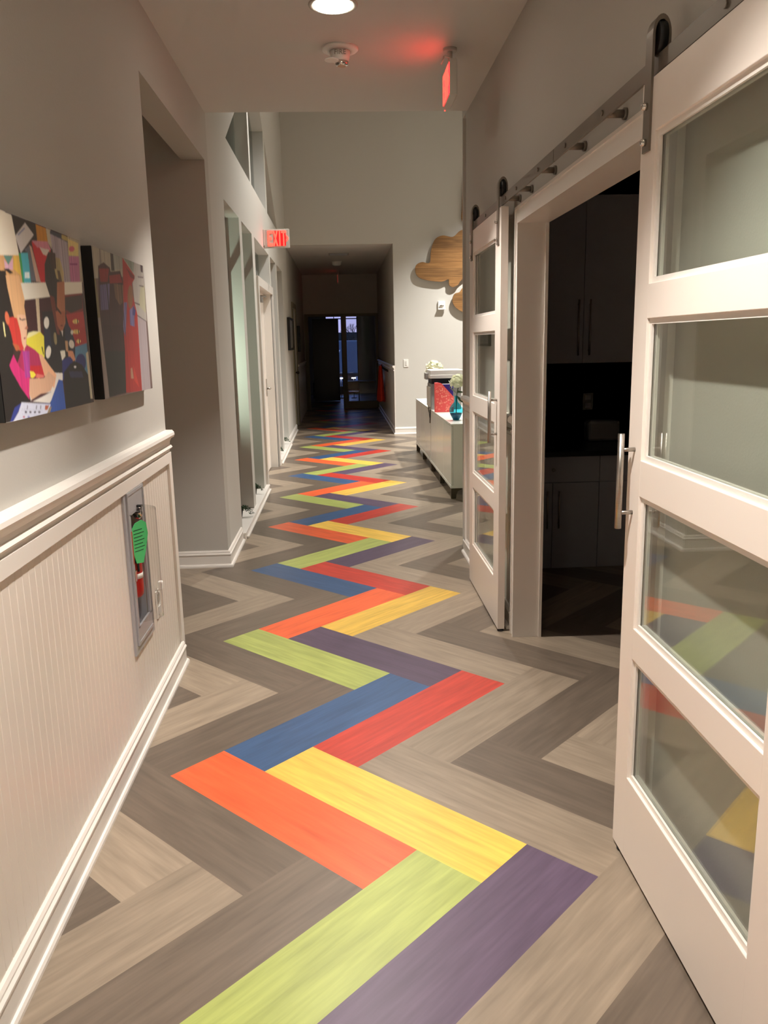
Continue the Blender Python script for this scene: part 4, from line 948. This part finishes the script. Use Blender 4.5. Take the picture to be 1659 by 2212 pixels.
solo('wall_notice', MB().prism([(13.85, .90), (14.25, .93), (14.30, .80), (14.05, .78), (13.9, .82)], 0, XF - .022, XF - .018), 'white', 'crumpled white paper notice on the right corridor wall before the coat', 'notice')
# end-room furniture silhouettes
tb = thing('play_table', (.45, 20.6, 0), 'dark low table standing behind the glass at the corridor end', 'table')
MB().box(.12, .95, 20.3, 20.9, .48, .52, bev=.01).build('tabletop', 'taupe', tb)
for x in (.16, .91):
    for y in (20.34, 20.86): MB().cyl((x, y, 0), (x, y, .48), .02, seg=10).build('leg', 'dark', tb)
ch = thing('small_chair', (.30, 20.1, 0), 'small dark child chair before the low table in the end room', 'chair')
MB().box(.16, .46, 19.95, 20.25, .26, .29, bev=.01).build('seat', 'counter', ch)
MB().box(.17, .45, 19.95, 19.97, .34, .54, bev=.01).build('backrest', 'counter', ch)
for x in (.18, .44):
    for y in (19.97, 20.23): MB().cyl((x, y, 0), (x, y, .26 if y > 20 else .5), .012, seg=8).build('leg', 'dark', ch)
sh_ = thing('toy_shelf', (-.45, 22.4, 0), 'dark low shelf unit in the unlit end room', 'shelf')
MB().box(-.75, -.72, 22.2, 22.6, 0, .42).box(-.18, -.15, 22.2, 22.6, 0, .42).box(-.75, -.15, 22.58, 22.6, 0, .42).build('sides', 'counter', sh_)
for z in (.02, .2, .39): MB().box(-.72, -.18, 22.2, 22.58, z, z + .03).build('shelf_board', 'counter', sh_)
for x, lab in ((.01, 'small white light glowing low in the end room, left of the post'), (.345, 'small white light glowing low in the end room, right of the post')):
    q = thing('desk_light', (x, 22.0, .5), lab, 'lamp', 'small lights in the end room')
    MB().box(x - .06, x + .06, 21.97, 22.03, .52, .55).build('tube', 'nightl', q)
    MB().box(x - .07, x + .07, 21.95, 22.05, 0, .02).cyl((x, 22.0, .02), (x, 22, .52), .01, seg=8).build('stand', 'dark', q)
# what the end window looks out on
vn = thing('parked_trailer', (.3, 31, -.1), 'blue-grey trailer with a small triangle emblem seen through the far window', 'trailer')
MB().box(-.4, 3.2, 30.5, 34, .35, 1.55, bev=.05).build('box_body', 'van', vn)
MB().prism([(-.25, 1.15), (.02, 1.22), (-.14, .88)], 1, 30.49, 30.5).build('emblem', 'white', vn)
MB().prism([(-.205, 1.12), (-.06, 1.165), (-.15, .97)], 1, 30.482, 30.49).build('emblem_inner', 'counter', vn)
for x in (.3, 2.6): MB().cyl((x, 30.6, .15), (x, 30.9, .15), .25, seg=20).build('wheel', 'black', vn)
def tree(x, y, h, label, seed):
    rg = random.Random(seed); t = thing('bare_tree', (x, y, -.1), label, 'tree', 'dusk trees outside')
    b = MB()
    def br(p, d, L, r, n):
        q = p + d * L; b.cyl(p, q, r, r * .7, seg=5)
        if n:
            for _ in range(3): br(q, (d + Vector((rg.uniform(-.7, .7), rg.uniform(-.7, .7), rg.uniform(0, .5)))).normalized(), L * .72, r * .6, n - 1)
    br(Vector((x, y, -.1)), Vector((0, 0, 1)), h * .35, .06, 5); b.build('branches', 'tree', t)
    b = MB()
    for i in range(24): b.sphere((x + rg.uniform(-1, 1) * h * .28, y + rg.uniform(-.5, .5), h * .5 + rg.uniform(-.3, .12) * h), rg.uniform(.1, .2), seg=6)
    b.build('foliage', 'tree', t)
tree(.9, 37, 2.3, 'dark tree seen in the right pane of the far window', 3); tree(-1.4, 36, 2.6, 'dark tree seen in the left part of the far window', 8)
solo('hedge', MB().box(-8, 8, 39, 40, -.1, 1.95, bev=.1), 'tree', 'dark hedge line under the dusk sky outside', 'hedge')
